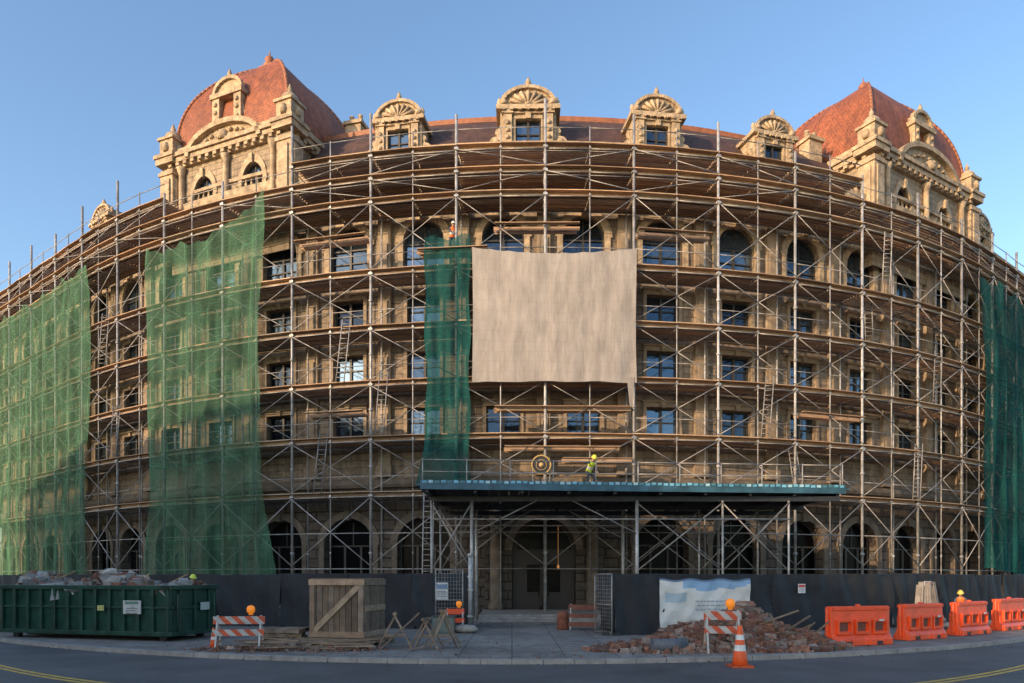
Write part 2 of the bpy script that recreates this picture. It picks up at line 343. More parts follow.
# windows
def ring(mb,w,wo,zb,y0,y1,n=12,col=None,a0=0,a1=math.pi):
    for i in range(n):
        a=a0+(a1-a0)*i/n;b=a0+(a1-a0)*(i+1)/n
        I=lambda r,an,y:(-r*math.cos(an),y,zb+r*math.sin(an))
        mb.face([I(w,a,y0),I(w,b,y0),I(wo,b,y0),I(wo,a,y0)],col=col)
        mb.face([I(wo,a,y0),I(wo,b,y0),I(wo,b,y1),I(wo,a,y1)],col=col)
        mb.face([I(w,a,y0),I(w,b,y0),I(w,b,y1),I(w,a,y1)],col=col)
def make_window(name,w,h,arch,glass,lights=2,surround=.22,rec=.36,M=M_trim):
    s=MB()
    for sx in(-1,1): s.box((sx*(w+surround/2),-.05,h/2),(surround,.12,h))
    s.box((0,-.12,-.1),(2*w+2*surround+.3,.3,.2))
    if arch:
        ring(s,w,w+surround+.12,h,-.12,.02); s.box((0,-.17,h+w+.17),(.34,.3,.6),taper=1.25)
    else:
        s.box((0,-.06,h+.14),(2*w+2*surround,.14,.28)); s.box((0,-.12,h+.34),(2*w+2*surround+.2,.28,.12)); s.box((0,-.15,h+.16),(.3,.22,.42),taper=1.2)
    ro=s.obj(name,M)
    f=MB();t=.1
    for sx in(-1,1): f.box((sx*(w-t/2),rec,h/2),(t,.1,h))
    f.box((0,rec,t/2),(2*w,.1,t));f.box((0,rec-.01,h-t/2),(2*w,.1,t))
    for i in range(1,lights): f.box((-w+2*w*i/lights,rec-.02,h/2),(.15,.12,h))
    f.box((0,rec-.005,h*.52),(2*w,.09,.08))
    if arch:
        ring(f,w-t,w,h,rec-.04,rec+.05)
        f.beam((0,rec,h),(0,rec,h+w-.03),.07,.05)
    f.obj('frame',M_frame,ro)
    g=MB();gy=rec+.04;pts=[(w,gy,.0),(w,gy,h)]
    if arch: pts+=[(w*math.cos(math.pi*i/12),gy,h+w*math.sin(math.pi*i/12)) for i in range(1,12)]
    pts+=[(-w,gy,h),(-w,gy,0)];g.face(pts);g.obj('glass',glass,ro)
    return ro
M_surr=mat('window_surround_stone',(.29,.22,.15),.85,ns=1.6,na=.45,bump=.5,bs=7)
wr=make_window('window',1.08,1.9,False,M_glass,2,M=M_surr)
wa=make_window('window',AW,1.9,True,M_glass,2,surround=.36)
wg=make_window('arched_window',1.75,4.0,True,M_glassd,3,surround=.35,rec=.7,M=M_trimd)
for T,zs in((wr,(11.5,15.1,18.7)),(wa,(22.2,)),(wg,(.6,))):
    par(T,B,True);first=True
    for k in KR:
        if T is wg and k in(-1,0):continue
        for z in zs:
            o=T if first else dup(T,B);first=False;place(o,(k+.5)*BAY,0,z)
# dormers
def dormer_mesh():
    s=MB()
    s.box((0,1.6,.35),(4.3,3.4,.7))
    for sx in(-1,1):
        s.box((sx*1.25,1.5,1.95),(.9,3.0,2.6)); s.box((sx*1.25,-.08,1.9),(.5,.25,2.1)); s.box((sx*1.25,-.12,3.05),(.7,.35,.25));s.box((sx*1.25,-.1,.85),(.65,.3,.3))
        s.lathe((sx*1.95,.3,1.15),[(.42,-.2),(.46,0),(.42,.2)],12,rot=Matrix.Rotation(rad(90),3,'X'))
        s.lathe((sx*1.95,.02,1.15),[(.2,-.1),(.22,0),(.1,.12)],8,rot=Matrix.Rotation(rad(90),3,'X'))
        s.lathe((sx*1.8,.3,1.95),[(.2,-.17),(.24,0),(.2,.17)],10,rot=Matrix.Rotation(rad(90),3,'X'))
        s.extrude([(sx*1.65,.7),(sx*2.25,.75),(sx*1.95,1.5),(sx*1.68,2.5)],.15,.5)
        s.lathe((sx*1.75,.1,3.5),[(.16,0),(.2,.1),(.1,.2),(.17,.4),(.12,.55),(.02,.75)],8)
        for z in(1.3,1.8,2.3): s.lathe((sx*1.25,-.22,z),[(.1,-.12),(.15,0),(.08,.14)],7)
    for i in range(7): s.box((-1.5+.5*i,-.32,3.15),(.2,.2,.16))
    s.box((0,1.5,2.95),(1.6,3,.6)); s.box((0,1.4,3.35),(3.9,3.4,.3))
    ro=s.obj('dormer',M_trim)
    p=MB();n=14;poly=[(-1.55*math.cos(math.pi*i/n),3.5+1.25*math.sin(math.pi*i/n)) for i in range(n+1)]
    p.extrude(poly,.05,2.8)
    for i in range(n):
        a,b=poly[i],poly[i+1];k=1.08
        p.beam((a[0]*k,0,3.5+(a[1]-3.5)*k),(b[0]*k,0,3.5+(b[1]-3.5)*k),.3,.22)
    for i in range(1,8):
        a=math.pi*i/8;p.tube((0,-.02,3.6),(-1.2*math.cos(a),-.06,3.6+.95*math.sin(a)),.05,5,.13)
    p.lathe((0,0,3.55),[(.28,0),(.25,.15),(.02,.28)],8)
    p.lathe((0,.2,4.85),[(.22,0),(.26,.12),(.1,.22),(.2,.42),(.14,.6),(.03,.85)],8)
    for sx in(-1,1):p.lathe((sx*1.5,-.05,3.75),[(.22,-.15),(.26,0),(.18,.2),(.05,.35)],8)
    p.obj('pediment',M_trim,ro)
    wn=make_window('window',.78,1.95,False,M_glass,2,surround=.1,rec=.2);wn.location=(0,.06,.72);par(wn,ro)
    return ro
dm=dormer_mesh();par(dm,B,True);first=True
for t,sx_,sz_ in((-1.0,1.05,.93),(-9.8,.92,.86),(7.7,.95,.88),(16.4,.9,.83),(-40.5,.95,.8),(43,.95,.8)):
    o=dm if first else dup(dm,B);first=False;place(o,t,-.25,29.3,sc=(sx_,sx_,sz_))
# chimneys
ch=MB();ch.box((0,0,1.2),(1.2,1.0,2.4));ch.box((0,0,2.5),(1.5,1.3,.25))
for s in(-.35,.35):ch.lathe((s,0,2.6),[(.2,0),(.16,.6),(.2,.65)],8)
cho=ch.obj('chimney',M_trim,B,world=True);first=True
for t,d,z in((-15.4,-5,33.0),(-12.4,-5,32.9),(22.3,-3,31.9),(21.2,-5,32.2)):
    o=cho if first else dup(cho,B);first=False;place(o,t,d,z)
# towers
def tower(tcen,hw,D,flip,dz,lift):
    x,y,a=frame(tcen);d0=.45
    base=P(tcen,d0-(hw*hw)/(2*R0)*.6,lift)
    zt=32.0
    s=MB()
    def quad(pts):
        uv=[(p[0]+p[1],p[2]) for p in pts];s.face(pts,uv)
    ops=[-hw*.42,hw*.42];ow=.95;z0,z1=23.5,zt;oz,os_=26.6,29.0
    edges=[-hw]
    for c in ops:edges+=[c-ow,c+ow]
    edges.append(hw)
    for i in range(0,len(edges),2): quad([(edges[i],0,z0),(edges[i+1],0,z0),(edges[i+1],0,z1),(edges[i],0,z1)])
    for c in ops:
        quad([(c-ow,0,z0),(c+ow,0,z0),(c+ow,0,oz),(c-ow,0,oz)])
        for sg in(-1,1):quad([(c+sg*ow,0,oz),(c+sg*ow,.5,oz),(c+sg*ow,.5,os_),(c+sg*ow,0,os_)])
        n=8;pts=[(c-ow*math.cos(math.pi*i/n),os_+ow*math.sin(math.pi*i/n)) for i in range(n+1)]
        for p,q in zip(pts,pts[1:]):
            quad([(p[0],0,p[1]),(q[0],0,q[1]),(q[0],0,z1),(p[0],0,z1)]);quad([(p[0],0,p[1]),(q[0],0,q[1]),(q[0],.5,q[1]),(p[0],.5,p[1])])
    quad([(-hw,0,z0),(-hw,D,z0),(-hw,D,z1),(-hw,0,z1)]);quad([(hw,0,z0),(hw,D,z0),(hw,D,z1),(hw,0,z1)]);quad([(-hw,D,z0),(hw,D,z0),(hw,D,z1),(-hw,D,z1)])
    M_tw=brickmat('tower_stone'+('_west' if flip<0 else '_east'),(.40,.305,.205),(.33,.25,.17),(.15,.11,.08),1.1,.42,.02,stain=.5)
    to=s.obj('tower',M_tw,B,loc=base,rot=(0,0,a),world=True)
    c=MB()
    for z,e,h in((26.0,.16,.3),(31.1,.25,.25),(31.4,.5,.3),(31.72,.65,.28),(32.1,.2,.55)): c.box((0,D/2,z),(2*hw+2*e,D+2*e,h))
    for i in range(int(2*hw/.7)): c.box((-hw+.35+i*.7,-.36,31.1),(.3,.3,.22))
    for i in range(int(D/.7)):
        for sg in(-1,1):c.box((sg*(hw+.36),.35+i*.7,31.1),(.3,.3,.22))
    R=hw*.58;n=18;cz=31.3
    poly=[(-R*math.cos(math.pi*(i/n)),cz+R*.52*math.sin(math.pi*i/n)) for i in range(n+1)]
    c.extrude(poly,-.3,1.0)
    for i in range(n):
        A,Bq=poly[i],poly[i+1];c.beam((A[0]*1.06,-.35,cz+(A[1]-cz)*1.06),(Bq[0]*1.06,-.35,cz+(Bq[1]-cz)*1.06),.6,.34)
    for i in range(1,12):
        an=math.pi*i/12;c.lathe((-R*.74*math.cos(an),-.35,cz+.05+R*.36*math.sin(an)),[(.14,-.1),(.2,0),(.1,.15)],7)
    c.lathe((0,-.4,cz+.75),[(.4,-.3),(.5,0),(.3,.35),(.1,.5)],10)
    for sg in(-1,1): c.tube((sg*.5,-.4,cz+.7),(sg*R*.6,-.38,cz+.35),.2,7,.05)
    c.obj('cornice',M_trim,to)
    for sx in(-1,1):
        for yy in(0.1,D-.1):
            q=MB();X=sx*hw
            q.box((X,yy,28.0),(1.2,1.2,5.8));
            for z,e,h in((26.0,1.45,.32),(30.6,1.4,.25),(31.45,1.65,.42),(31.8,1.85,.26)): q.box((X,yy,z),(e,e,h))
            q.box((X,yy,32.5),(1.25,1.25,1.2));q.box((X,yy,33.15),(1.5,1.5,.18))
            for sy_,sx2 in((-1,0),(1,0),(0,-1),(0,1)):
                q.box((X+sx2*.67,yy+sy_*.67,28.4),(.75 if sx2==0 else .1,.75 if sy_==0 else .1,3.6))
                q.lathe((X+sx2*.62,yy+sy_*.62,32.5),[(.2,-.3),(.28,0),(.2,.3)],8)
            q.lathe((X,yy,33.24),[(.62,0),(.62,.12),(.5,.42),(.3,.62),(.14,.7),(.12,.78),(.19,.9),(.11,1.05),(.03,1.3)],14)
            q.obj('corner_pier',M_trim,to)
    for u in(-hw*.78,0,hw*.78):
        q=MB();q.lathe((u,-.2,26.2),[(.3,0),(.3,.15),(.22,.3),(.2,4.2),(.32,4.5),(.34,4.7)],10);q.obj('column',M_trim,to)
    for cx in ops:
        ww=dup(wa);ww.parent=to;ww.matrix_parent_inverse=Matrix.Identity(4);ww.location=(cx,0,oz);ww.rotation_euler=(0,0,0);ww.scale=(ow/AW,.8,1.04);KIDS.setdefault(to.name,[]).append(ww)
    for sg in(-1,1):
        ww=dup(wr);ww.parent=to;ww.matrix_parent_inverse=Matrix.Identity(4);ww.scale=(.55,1,1.15);ww.location=(sg*(hw+.42),D*.5,27.8);ww.rotation_euler=(0,0,rad(90*sg));KIDS.setdefault(to.name,[]).append(ww)
    r=MB()
    pf=[(1.0,32.3),(1.0,33.2),(.985,34.0),(.945,35),(.88,36),(.78,37),(.65,37.9),(.50,38.7),(.34,39.35),(.18,39.85),(.09,40.05)]
    prof=[]
    for i in range(len(pf)-1):
        p0=pf[max(0,i-1)];p1=pf[i];p2=pf[i+1];p3=pf[min(len(pf)-1,i+2)]
        for j in range(3):
            t=j/3;f=lambda a,b,c,d:.5*((2*b)+(-a+c)*t+(2*a-5*b+4*c-d)*t*t+(-a+3*b-3*c+d)*t**3)
            prof.append((f(p0[0],p1[0],p2[0],p3[0]),f(p0[1],p1[1],p2[1],p3[1])))
    prof.append(pf[-1])
    prof=[(k,z if z<33 else 33+(z-33)*dz) for k,z in prof];zp=prof[-1][1]
    hx,hy=hw*.95,D/2*.95;cy=D/2
    cor=[(-1,-1),(1,-1),(1,1),(-1,1)]
    dist=0
    for (k0,za),(k1,zb) in zip(prof,prof[1:]):
        dd=math.hypot((k0-k1)*hw,zb-za)
        for i in range(4):
            A=cor[i];Bc=cor[(i+1)%4]
            p=[(A[0]*hx*k0,cy+A[1]*hy*k0,za),(Bc[0]*hx*k0,cy+Bc[1]*hy*k0,za),(Bc[0]*hx*k1,cy+Bc[1]*hy*k1,zb),(A[0]*hx*k1,cy+A[1]*hy*k1,zb)]
            h=hx if i%2==0 else hy
            r.face(p,[(-h*k0,dist),(h*k0,dist),(h*k1,dist+dd),(-h*k1,dist+dd)],sm=False)
        dist+=dd
    r.obj('domed_roof',M_tile,to)
    r=MB()
    for (k0,za),(k1,zb) in zip(prof,prof[1:]):
        for A in cor: r.tube((A[0]*hx*k0,cy+A[1]*hy*k0,za),(A[0]*hx*k1,cy+A[1]*hy*k1,zb),.12,6)
    r.box((0,cy,zp),(1.2,1.0,.35));r.lathe((0,cy,zp+.15),[(.4,0),(.5,.2),(.25,.4),(.38,.65),(.25,.85),(.06,1.0),(.04,1.3)],10)
    r.obj('roof_finial',M_ridge,to)
    px,py=(-.2 if flip<0 else .2),.25
    dd=MB()
    for sx in(-1,1):
        dd.box((sx*.85,.9,1.2),(.55,2.2,2.4));dd.lathe((sx*1.25,0.1,.45),[(.3,-.15),(.34,0),(.3,.15)],10,rot=Matrix.Rotation(rad(90),3,'X'))
        dd.lathe((sx*.95,.1,2.75),[(.14,0),(.16,.1),(.08,.2),(.12,.4),(.02,.6)],8)
        dd.extrude([(sx*1.1,.3),(sx*1.6,.3),(sx*1.3,1.0),(sx*1.12,1.8)],.0,.4)
        for z in(.9,1.5,2.0): dd.lathe((sx*.85,-.22,z),[(.1,-.12),(.14,0),(.08,.14)],7)
    dd.box((0,.9,.2),(2.4,2.3,.4));dd.box((0,.9,2.55),(2.5,2.4,.3));dd.box((0,.5,1.3),(1.3,.2,2.2))
    n=10;poly=[(-1.0*math.cos(math.pi*i/n),2.7+.85*math.sin(math.pi*i/n)) for i in range(n+1)];dd.extrude(poly,0,2)
    for i in range(n):
        A,Q=poly[i],poly[i+1];dd.beam((A[0]*1.1,-.05,2.7+(A[1]-2.7)*1.1),(Q[0]*1.1,-.05,2.7+(Q[1]-2.7)*1.1),.25,.2)
    dd.lathe((0,.1,3.6),[(.16,0),(.2,.1),(.08,.2),(.15,.4),(.02,.75)],8)
    o=dd.obj('roof_dormer',M_trim,to,loc=(px,py,32.6));o.scale=(1.15,1.1,1.08)
    gl=MB();gl.box((0,.36,1.3),(1.0,.06,1.6));gl.box((0,.3,2.0),(1.0,.1,.1));gl.box((0,.3,1.3),(.08,.1,1.5))
    gl.obj('dormer_glass',M_glass,o)
tower(-22.9,5.3,8.2,-1,.93,.8)
tower(31.0,6.4,9.5,1,1.04,.8)
# entrance portal
pm=MB();pd=.75;W=3.7;ow=2.0;sp=4.2;HT=7.4
def pq(pts):pm.face(pts,[(p[0]+p[1],p[2]) for p in pts])
for s in(-1,1):
    pq([(s*W,-pd,0),(s*ow,-pd,0),(s*ow,-pd,HT),(s*W,-pd,HT)]);pq([(s*W,-pd,0),(s*W,0,0),(s*W,0,HT),(s*W,-pd,HT)]);pq([(s*ow,-pd,0),(s*ow,-.003,0),(s*ow,-.003,sp),(s*ow,-pd,sp)])
n=14;pts=[(-ow*math.cos(math.pi*i/n),sp+ow*math.sin(math.pi*i/n)) for i in range(n+1)]
for p,q in zip(pts,pts[1:]):
    pq([(p[0],-pd,p[1]),(q[0],-pd,q[1]),(q[0],-pd,HT),(p[0],-pd,HT)]);pq([(p[0],-pd,p[1]),(q[0],-pd,q[1]),(q[0],-.003,q[1]),(p[0],-.003,p[1])])
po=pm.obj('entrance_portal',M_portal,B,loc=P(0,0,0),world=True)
M_pt=mat('portal_trim_stone',(.17,.13,.095),.85,ns=1.6,na=.45,bump=.5,bs=7)
c=MB();c.box((0,-.45,7.6),(8.0,1.2,.4));c.box((0,-.45,7.9),(8.3,1.4,.2))
ring(c,ow,ow+.45,sp,-pd-.1,-pd+.02,14);c.box((0,-pd-.15,sp+ow+.25),(.5,.35,.9),taper=1.2);c.obj('portal_entablature',M_pt,po)
for s in(-1,1):
    c=MB();u=3.0
    c.lathe((s*u,-1.05,.45),[(.48,0),(.48,.3),(.38,.45),(.35,5.6),(.48,5.95),(.5,6.2)],14);c.box((s*u,-1.0,.23),(1.1,.95,.46));c.box((s*u,-1.0,6.9),(1.1,.95,.5))
    c.obj('portal_column',M_pt,po)
dr=MB()
for s in(-1,1):
    dr.box((s*.95,-.12,.53),(1.7,.1,.16));dr.box((s*.14,-.12,1.9),(.16,.1,2.9));dr.box((s*1.5,-.12,1.9),(.9,.14,2.9));dr.box((s*.95,-.12,3.35),(1.7,.1,.14));dr.box((s*.95,-.12,1.5),(1.6,.08,.1))
    dr.box((s*.95,-.1,1.0),(1.5,.06,.9))
dr.box((0,-.14,3.8),(4.0,.16,.9));ring(dr,1.75,2.0,4.2,-.2,-.05)
for s in(-1,1): dr.tube((s*.3,-.22,1.3),(s*.3,-.22,2.0),.03)
dro=dr.obj('entrance_door',mat('dark_bronze',(.022,.011,.007),.5,0,ns=4,bump=0),B,loc=P(0,0,0),world=True)
g=MB();g.box((0,-.05,2.3),(3.95,.04,3.7));poly=[(-1.95*math.cos(math.pi*i/14),4.2+1.95*math.sin(math.pi*i/14)) for i in range(15)];g.extrude(poly,-.06,-.03)
g.obj('door_glass',M_glassd,dro)
lm=MB();lm.lathe((.9,-.5,3.0),[(.03,0),(.07,.05),(.08,.2),(.03,.28)],8);lm.tube((.9,-.5,3.27),(.9,-.5,5.75),.012);lm.obj('hanging_lantern',M_warm,B,loc=P(0,0,0),world=True)
for i in range(3):
    st=MB();y1_=43.9;y0_=37.0+.42*i;st.box((2.0,(y0_+y1_)/2,.12+.06+.118*i),(7.6-.02*i,y1_-y0_,.118));st.obj('entrance_step',M_kerb,B,world=True)

# ------------------------------------------------------------------ scaffold
LV=[7.6,11.0,14.4,17.8,21.2,25.55,27.0,28.4]
def plankcol(b=1.0):
    c=random.choice([(.38,.24,.135),(.32,.20,.115),(.44,.29,.17),(.26,.17,.11),(.37,.28,.19),(.37,.22,.12)]);k=random.uniform(.78,1.15)*b;return tuple(q*k for q in c)
def make_bay(var,nl=8):
    root=empty('scaffold_bay');lv=LV[:nl];ht=lv[-1]
    def post(t,d,r,h):
        m=MB();m.tube(L(t,d,.13),L(t,d,h),r,6)
        m.box(L(t,d,.13),(.25,.25,.03))
        for z in lv: m.box(L(t,d,z-.08),(r*3,r*3,.12))
        for z in(3.9,9.2,12.7,16.1,19.4): m.tube(L(t,d,z),L(t,d,z+.15),r*1.5,6)
        m.obj('post',M_steel,root)
    e=[ht+random.uniform(.9,2.9) for _ in range(4)]
    post(-HB,2.5,.088,e[0]);post(-HB,.7,.06,ht+.8);post(0,2.5,.04,ht+1.2)
    for i,z in enumerate(lv):
        m=MB()
        n=8
        for j in range(n):
            d=.62+j*.243; c=plankcol(); za=random.uniform(-.012,.012)
            for (a,b) in((-2.62,-.02),(-.0,2.6)):
                a2=a+random.uniform(-.0,.05);b2=b+random.uniform(-.05,.0)
                A=L(a2,d,z+za);Bq=L(b2,d,z+za+random.uniform(-.01,.01));m.beam(A,Bq,.08,.225,c)
        for a,b in((-2.63,0),(0,2.63)):
            c=plankcol(1.2)
            A=L(a,2.43,z+.13);Bq=L(b,2.43,z+.13+random.uniform(-.02,.02));m.beam(A,Bq,.5,.05,c)
        m.obj('platform',M_plank,root)
        m=MB();r=.028
        for d in(2.5,.7):
            for a,b in((-HB,0),(0,HB)):
                m.tube(L(a,d,z-.16),L(b,d,z-.16),.042,5)
        for a,b in((-HB,0),(0,HB)):
            m.tube(L(a,2.5,z+1.1),L(b,2.5,z+1.1),r,5)
        for t in(-HB,0): m.tube(L(t,.45,z-.2),L(t,2.7,z-.2),.035,5)
        m.obj('guard_rail',M_rail,root)
        if i<nl-1:
            zn=lv[i+1]
            for q,(za,zb) in enumerate(((z+.2,zn-.15),(zn-.15,z+.2))):
                if (i*3+var*2+q)%6==5 or (zn-z<2 and (i+var+q)%2): continue
                m=MB();m.tube(L(-HB,2.56+.06*q,za),L(0,2.57+.06*q,(za+zb)/2),.028,5);m.tube(L(0,2.57+.06*q,(za+zb)/2),L(HB,2.56+.06*q,zb),.028,5);m.obj('cross_brace',M_rail,root)
    for q,(za,zb) in enumerate(((3.2,7.4),(7.4,3.2))):
        m=MB();m.tube(L(-HB,2.56+.06*q,za),L(HB,2.56+.06*q,zb),.034,5);m.obj('cross_brace',M_rail,root)
    for z in(3.0,5.2):
        m=MB();m.tube(L(-HB,2.5,z),L(HB,2.5,z),.036,5);m.obj('ledger',M_rail,root)
    return root
tm={};lab='tubular steel scaffolding bay with timber plank platforms against stone facade'
for k in KR:
    nl=7 if (k>=4 or k in(-5,-4)) else 8
    v=(random.randrange(4),nl)
    if v in tm: r=dup(tm[v])
    else: r=tm[v]=make_bay(v[0],nl)
    place(r,(k+.5)*BAY,0,random.uniform(-.012,.012))
    top(r,lab,'scaffolding','scaffolding bays along the facade')
def stage(t0,t1,z,lbl='extra timber plank stage laid across scaffold ledgers',d0=1.9,nn=4):
    o0=P((t0+t1)/2,2.2,0);m=MB()
    for j in range(nn):
        d=d0+j*.23
        A=P(t0+random.uniform(-.1,.1),d,z)-o0;Bq=P(t1+random.uniform(-.1,.1),d,z)-o0;m.beam(A,Bq,.06,.21,plankcol(1.1))
    m.beam(P(t0,2.82,z+.1)-o0,P(t1,2.82,z+.1)-o0,.28,.04,plankcol(1.25))
    o=m.obj('plank_stage',M_plank,loc=o0);top(o,lbl,'planks','plank stages on the scaffolding')
stage(-7.6,-3.4,22.15);stage(-3,5,12.6);stage(-2.4,4.4,10.2,nn=3);stage(1,5.2,9.5,nn=3);stage(-14.8,-11,12.6,nn=3);stage(5.5,10,23.3,nn=3);stage(-3,2,23.5,nn=3);stage(16.2,21,12.8,nn=3);stage(-15.5,-10.8,23.4,nn=3)
# ------------------------------------------------------------------ nets
def cloth(name,m,t0,t1,ztop,zbot,label,cat,nx=40,nz=60,d0=2.78,amp=.22,flare=None,thick=False,freq=5,group=None,wr=0):
    tc=(t0+t1)/2;o0=P(tc,d0,0);mb=MB();ph=[random.uniform(0,6) for _ in range(6)]
    for j in range(nz+1):
        fz=j/nz
        for i in range(nx+1):
            fx_=i/nx;t=t0+(t1-t0)*fx_;zt=ztop(fx_);zb=zbot(fx_);z=zt+(zb-zt)*fz
            if flare:t+=flare(fx_,fz)
            w=amp*(.25+.75*fz)*(math.sin(fx_*freq*6.28+ph[0]+1.5*math.sin(fz*3+ph[1]))*.6+math.sin(fx_*freq*2.3*6.28+ph[2]+fz*2)*.3)+amp*.5*math.sin(fz*7+fx_*3+ph[3])*math.sin(fx_*6+ph[4])
            if wr: w+=wr*(abs(math.sin(fx_*13+fz*9+ph[1]))+abs(math.sin(fx_*17-fz*15+ph[5]))*.7+.5*abs(math.sin(fx_*5-fz*21)))-wr
            p=P(t,d0+max(w,-.12)+.0,z)-o0;p.z=z;mb.v.append(tuple(p))
    W=rad(t1-t0)*R0
    for j in range(nz):
        for i in range(nx):
            a=j*(nx+1)+i;uv=[]
            for (ii,jj) in((i,j),(i+1,j),(i+1,j+1),(i,j+1)): uv.append((W*ii/nx,(ztop(0)-zbot(0))*(1-jj/nz)))
            mb.fi((a,a+1,a+nx+2,a+nx+1),None,True,uv)
    o=mb.obj(name,m,loc=(o0.x,o0.y,0))
    top(o,label,cat,group);return o
G='green debris nets hung on the scaffolding'
def rag(f,n,a): return -a*abs(math.sin(f*n))**.7-.1*math.sin(f*n*5.3)
cloth('debris_net',M_net,-28.1,-17.6,lambda f:25.4+1.6*f-1.1*math.sin(f*3.14)+rag(f,6.28*1.5,.4),lambda f:2.4,'large sunlit green debris net draped over scaffolding bays','net',110,90,amp=.32,flare=lambda x,z:(-.4+1.1*x)*z**3*1.1-(x-.5)*1.3*math.sin(z*3.1)**1.5+.2*math.sin(z*14)*(x-.5),freq=5,group=G,wr=.06)
cloth('debris_net',M_net,-57,-35.6,lambda f:25.9+rag(f,16,.6)+.3*f,lambda f:2.4,'wide green debris net covering the far wing scaffolding','net',130,70,amp=.32,flare=lambda x,z:.6*x*math.sin(z*6),freq=10,group=G,wr=.06)
cloth('debris_net',M_netd,-7.1,-4.45,lambda f:22.9+.15*math.sin(f*9),lambda f:8.0,'narrow dark green debris net hanging in a vertical strip','net',30,70,amp=.25,flare=lambda x,z:-(1-x)*max(0,z-.75)*2.2+.15*math.sin(z*20)*(x-.5),freq=2,group=G,wr=.05)
cloth('debris_net',M_netd,34.2,50,lambda f:25.2+rag(f,14,.6),lambda f:3.2-1*f,'dark green debris net bulging at the bottom on the corner scaffolding','net',80,60,amp=.4,flare=lambda x,z:(1-x)*(1.5*(z-.25)-2.2*max(0,z-.8)),freq=7,group=G,wr=.06)
tp=cloth('tarpaulin',M_tarp,-4.3,5.35,lambda f:22.15-.42*math.sin(f*3.14)-.05*abs(math.sin(f*28)),lambda f:14.1+.03*math.sin(f*19),'large beige cloth tarpaulin hanging over the central scaffolding bays','tarpaulin',160,60,d0=2.98,amp=.05,flare=lambda x,z:(x-.5)*-.12*math.sin(z*3.1),freq=3.3,wr=.018)
m=MB();o0=P(4.75,3,0);m.face([P(4.75,3.0,14.4)-o0,P(5.2,3.0,14.4)-o0,P(5.1,3.05,12.6)-o0,P(4.9,3.05,12.7)-o0]);tl=m.obj('loose_flap',M_tarp,tp,loc=o0,world=True)

# ------------------------------------------------------------------ entrance canopy
CN=empty('protective_canopy',(5.6,37,0));top(CN,'blue-edged protective deck canopy on steel posts over the entrance','canopy')
x0,x1=-4.2,16.1;yf0,yf1=32.0,33.8;yb=42.2;zc=6.75
def yf(x): return yf0+(yf1-yf0)*(x-x0)/(x1-x0)
m=MB()
n=40
for i in range(n):
    a=x0+(x1-x0)*i/n;b=x0+(x1-x0)*(i+1)/n-.02
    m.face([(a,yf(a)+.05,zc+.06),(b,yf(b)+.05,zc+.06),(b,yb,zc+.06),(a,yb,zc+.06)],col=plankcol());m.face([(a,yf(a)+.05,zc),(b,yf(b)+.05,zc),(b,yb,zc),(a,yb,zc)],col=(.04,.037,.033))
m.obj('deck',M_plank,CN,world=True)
for p,q,w_,h_ in(((x0,yf0,zc-.02),(x1,yf1,zc-.02),.07,.42),((x0,yf0,zc-.02),(x0,yb,zc-.02),.4,.07),((x1,yf1,zc-.02),(x1,yb,zc-.02),.4,.07)):
    m=MB();m.beam(p,q,w_,h_);m.obj('fascia',M_canopy,CN,world=True)
m=MB()
for i in range(70):
    xx=x0+.2+(x1-x0-.4)*i/69;m.box((xx,yf(xx)-.05,zc+.12+random.uniform(-.02,.02)),(.2,.03,.12),col=random.choice([(.10,.30,.40),(.16,.42,.55),(.05,.16,.2),(.3,.5,.56)]))
m.obj('reflective_strip',M_paint,CN,world=True)
m=MB()
for i in range(10):
    xx=x0+.3+(x1-x0-.6)*i/9;m.box((xx,(yf(xx)+yb)/2,zc-.2),(.14,yb-yf(xx)-.3,.28))
for yy in(34,38.2,41.6): m.box(((x0+x1)/2,yy,zc-.46),(x1-x0-.4,.16,.24))
m.obj('under_beam',M_dark,CN,world=True)
for xx in(-3.9,-1.95,6.05,10.2,13.4):
    for yy in(33.9,38.2):
        m=MB();m.tube((xx,yy,.12),(xx,yy,zc-.55),.085 if xx in(-1.95,6.05) else .055,8);m.box((xx,yy,.14),(.35,.35,.04));m.obj('post',M_steel,CN,world=True)
for yy in(33.85,38.15):
    for a,b in((-3.9,-1.95),(6.05,10.2),(10.2,13.4)):
        m=MB();m.tube((a,yy,2.8),(b,yy,6.1),.035,5);m.obj('cross_brace',M_rail,CN,world=True);m=MB();m.tube((a,yy+.08,6.1),(b,yy+.08,2.8),.035,5);m.obj('cross_brace',M_rail,CN,world=True)
    m=MB();m.tube((-1.95,yy,4.6),(1.2,yy,6.2),.035,5);m.obj('knee_brace',M_rail,CN,world=True);m=MB();m.tube((6.05,yy,4.6),(2.9,yy,6.2),.035,5);m.obj('knee_brace',M_rail,CN,world=True)
    m=MB();m.tube((-3.9,yy,5.3),(13.4,yy,5.3),.035,5);m.obj('ledger',M_rail,CN,world=True)
m=MB()
for i in range(11):
    xx=x0+.1+(x1-x0-.2)*i/10;m.tube((xx,yf(xx)+.1,zc),(xx,yf(xx)+.1,zc+1.2),.03,5)
    if i<10:
        xb=x0+.1+(x1-x0-.2)*(i+1)/10
        for h in(.6,1.15):m.tube((xx,yf(xx)+.1,zc+h),(xb,yf(xb)+.1,zc+h),.025,5)
m.obj('guard_rail',M_rail,CN,world=True)
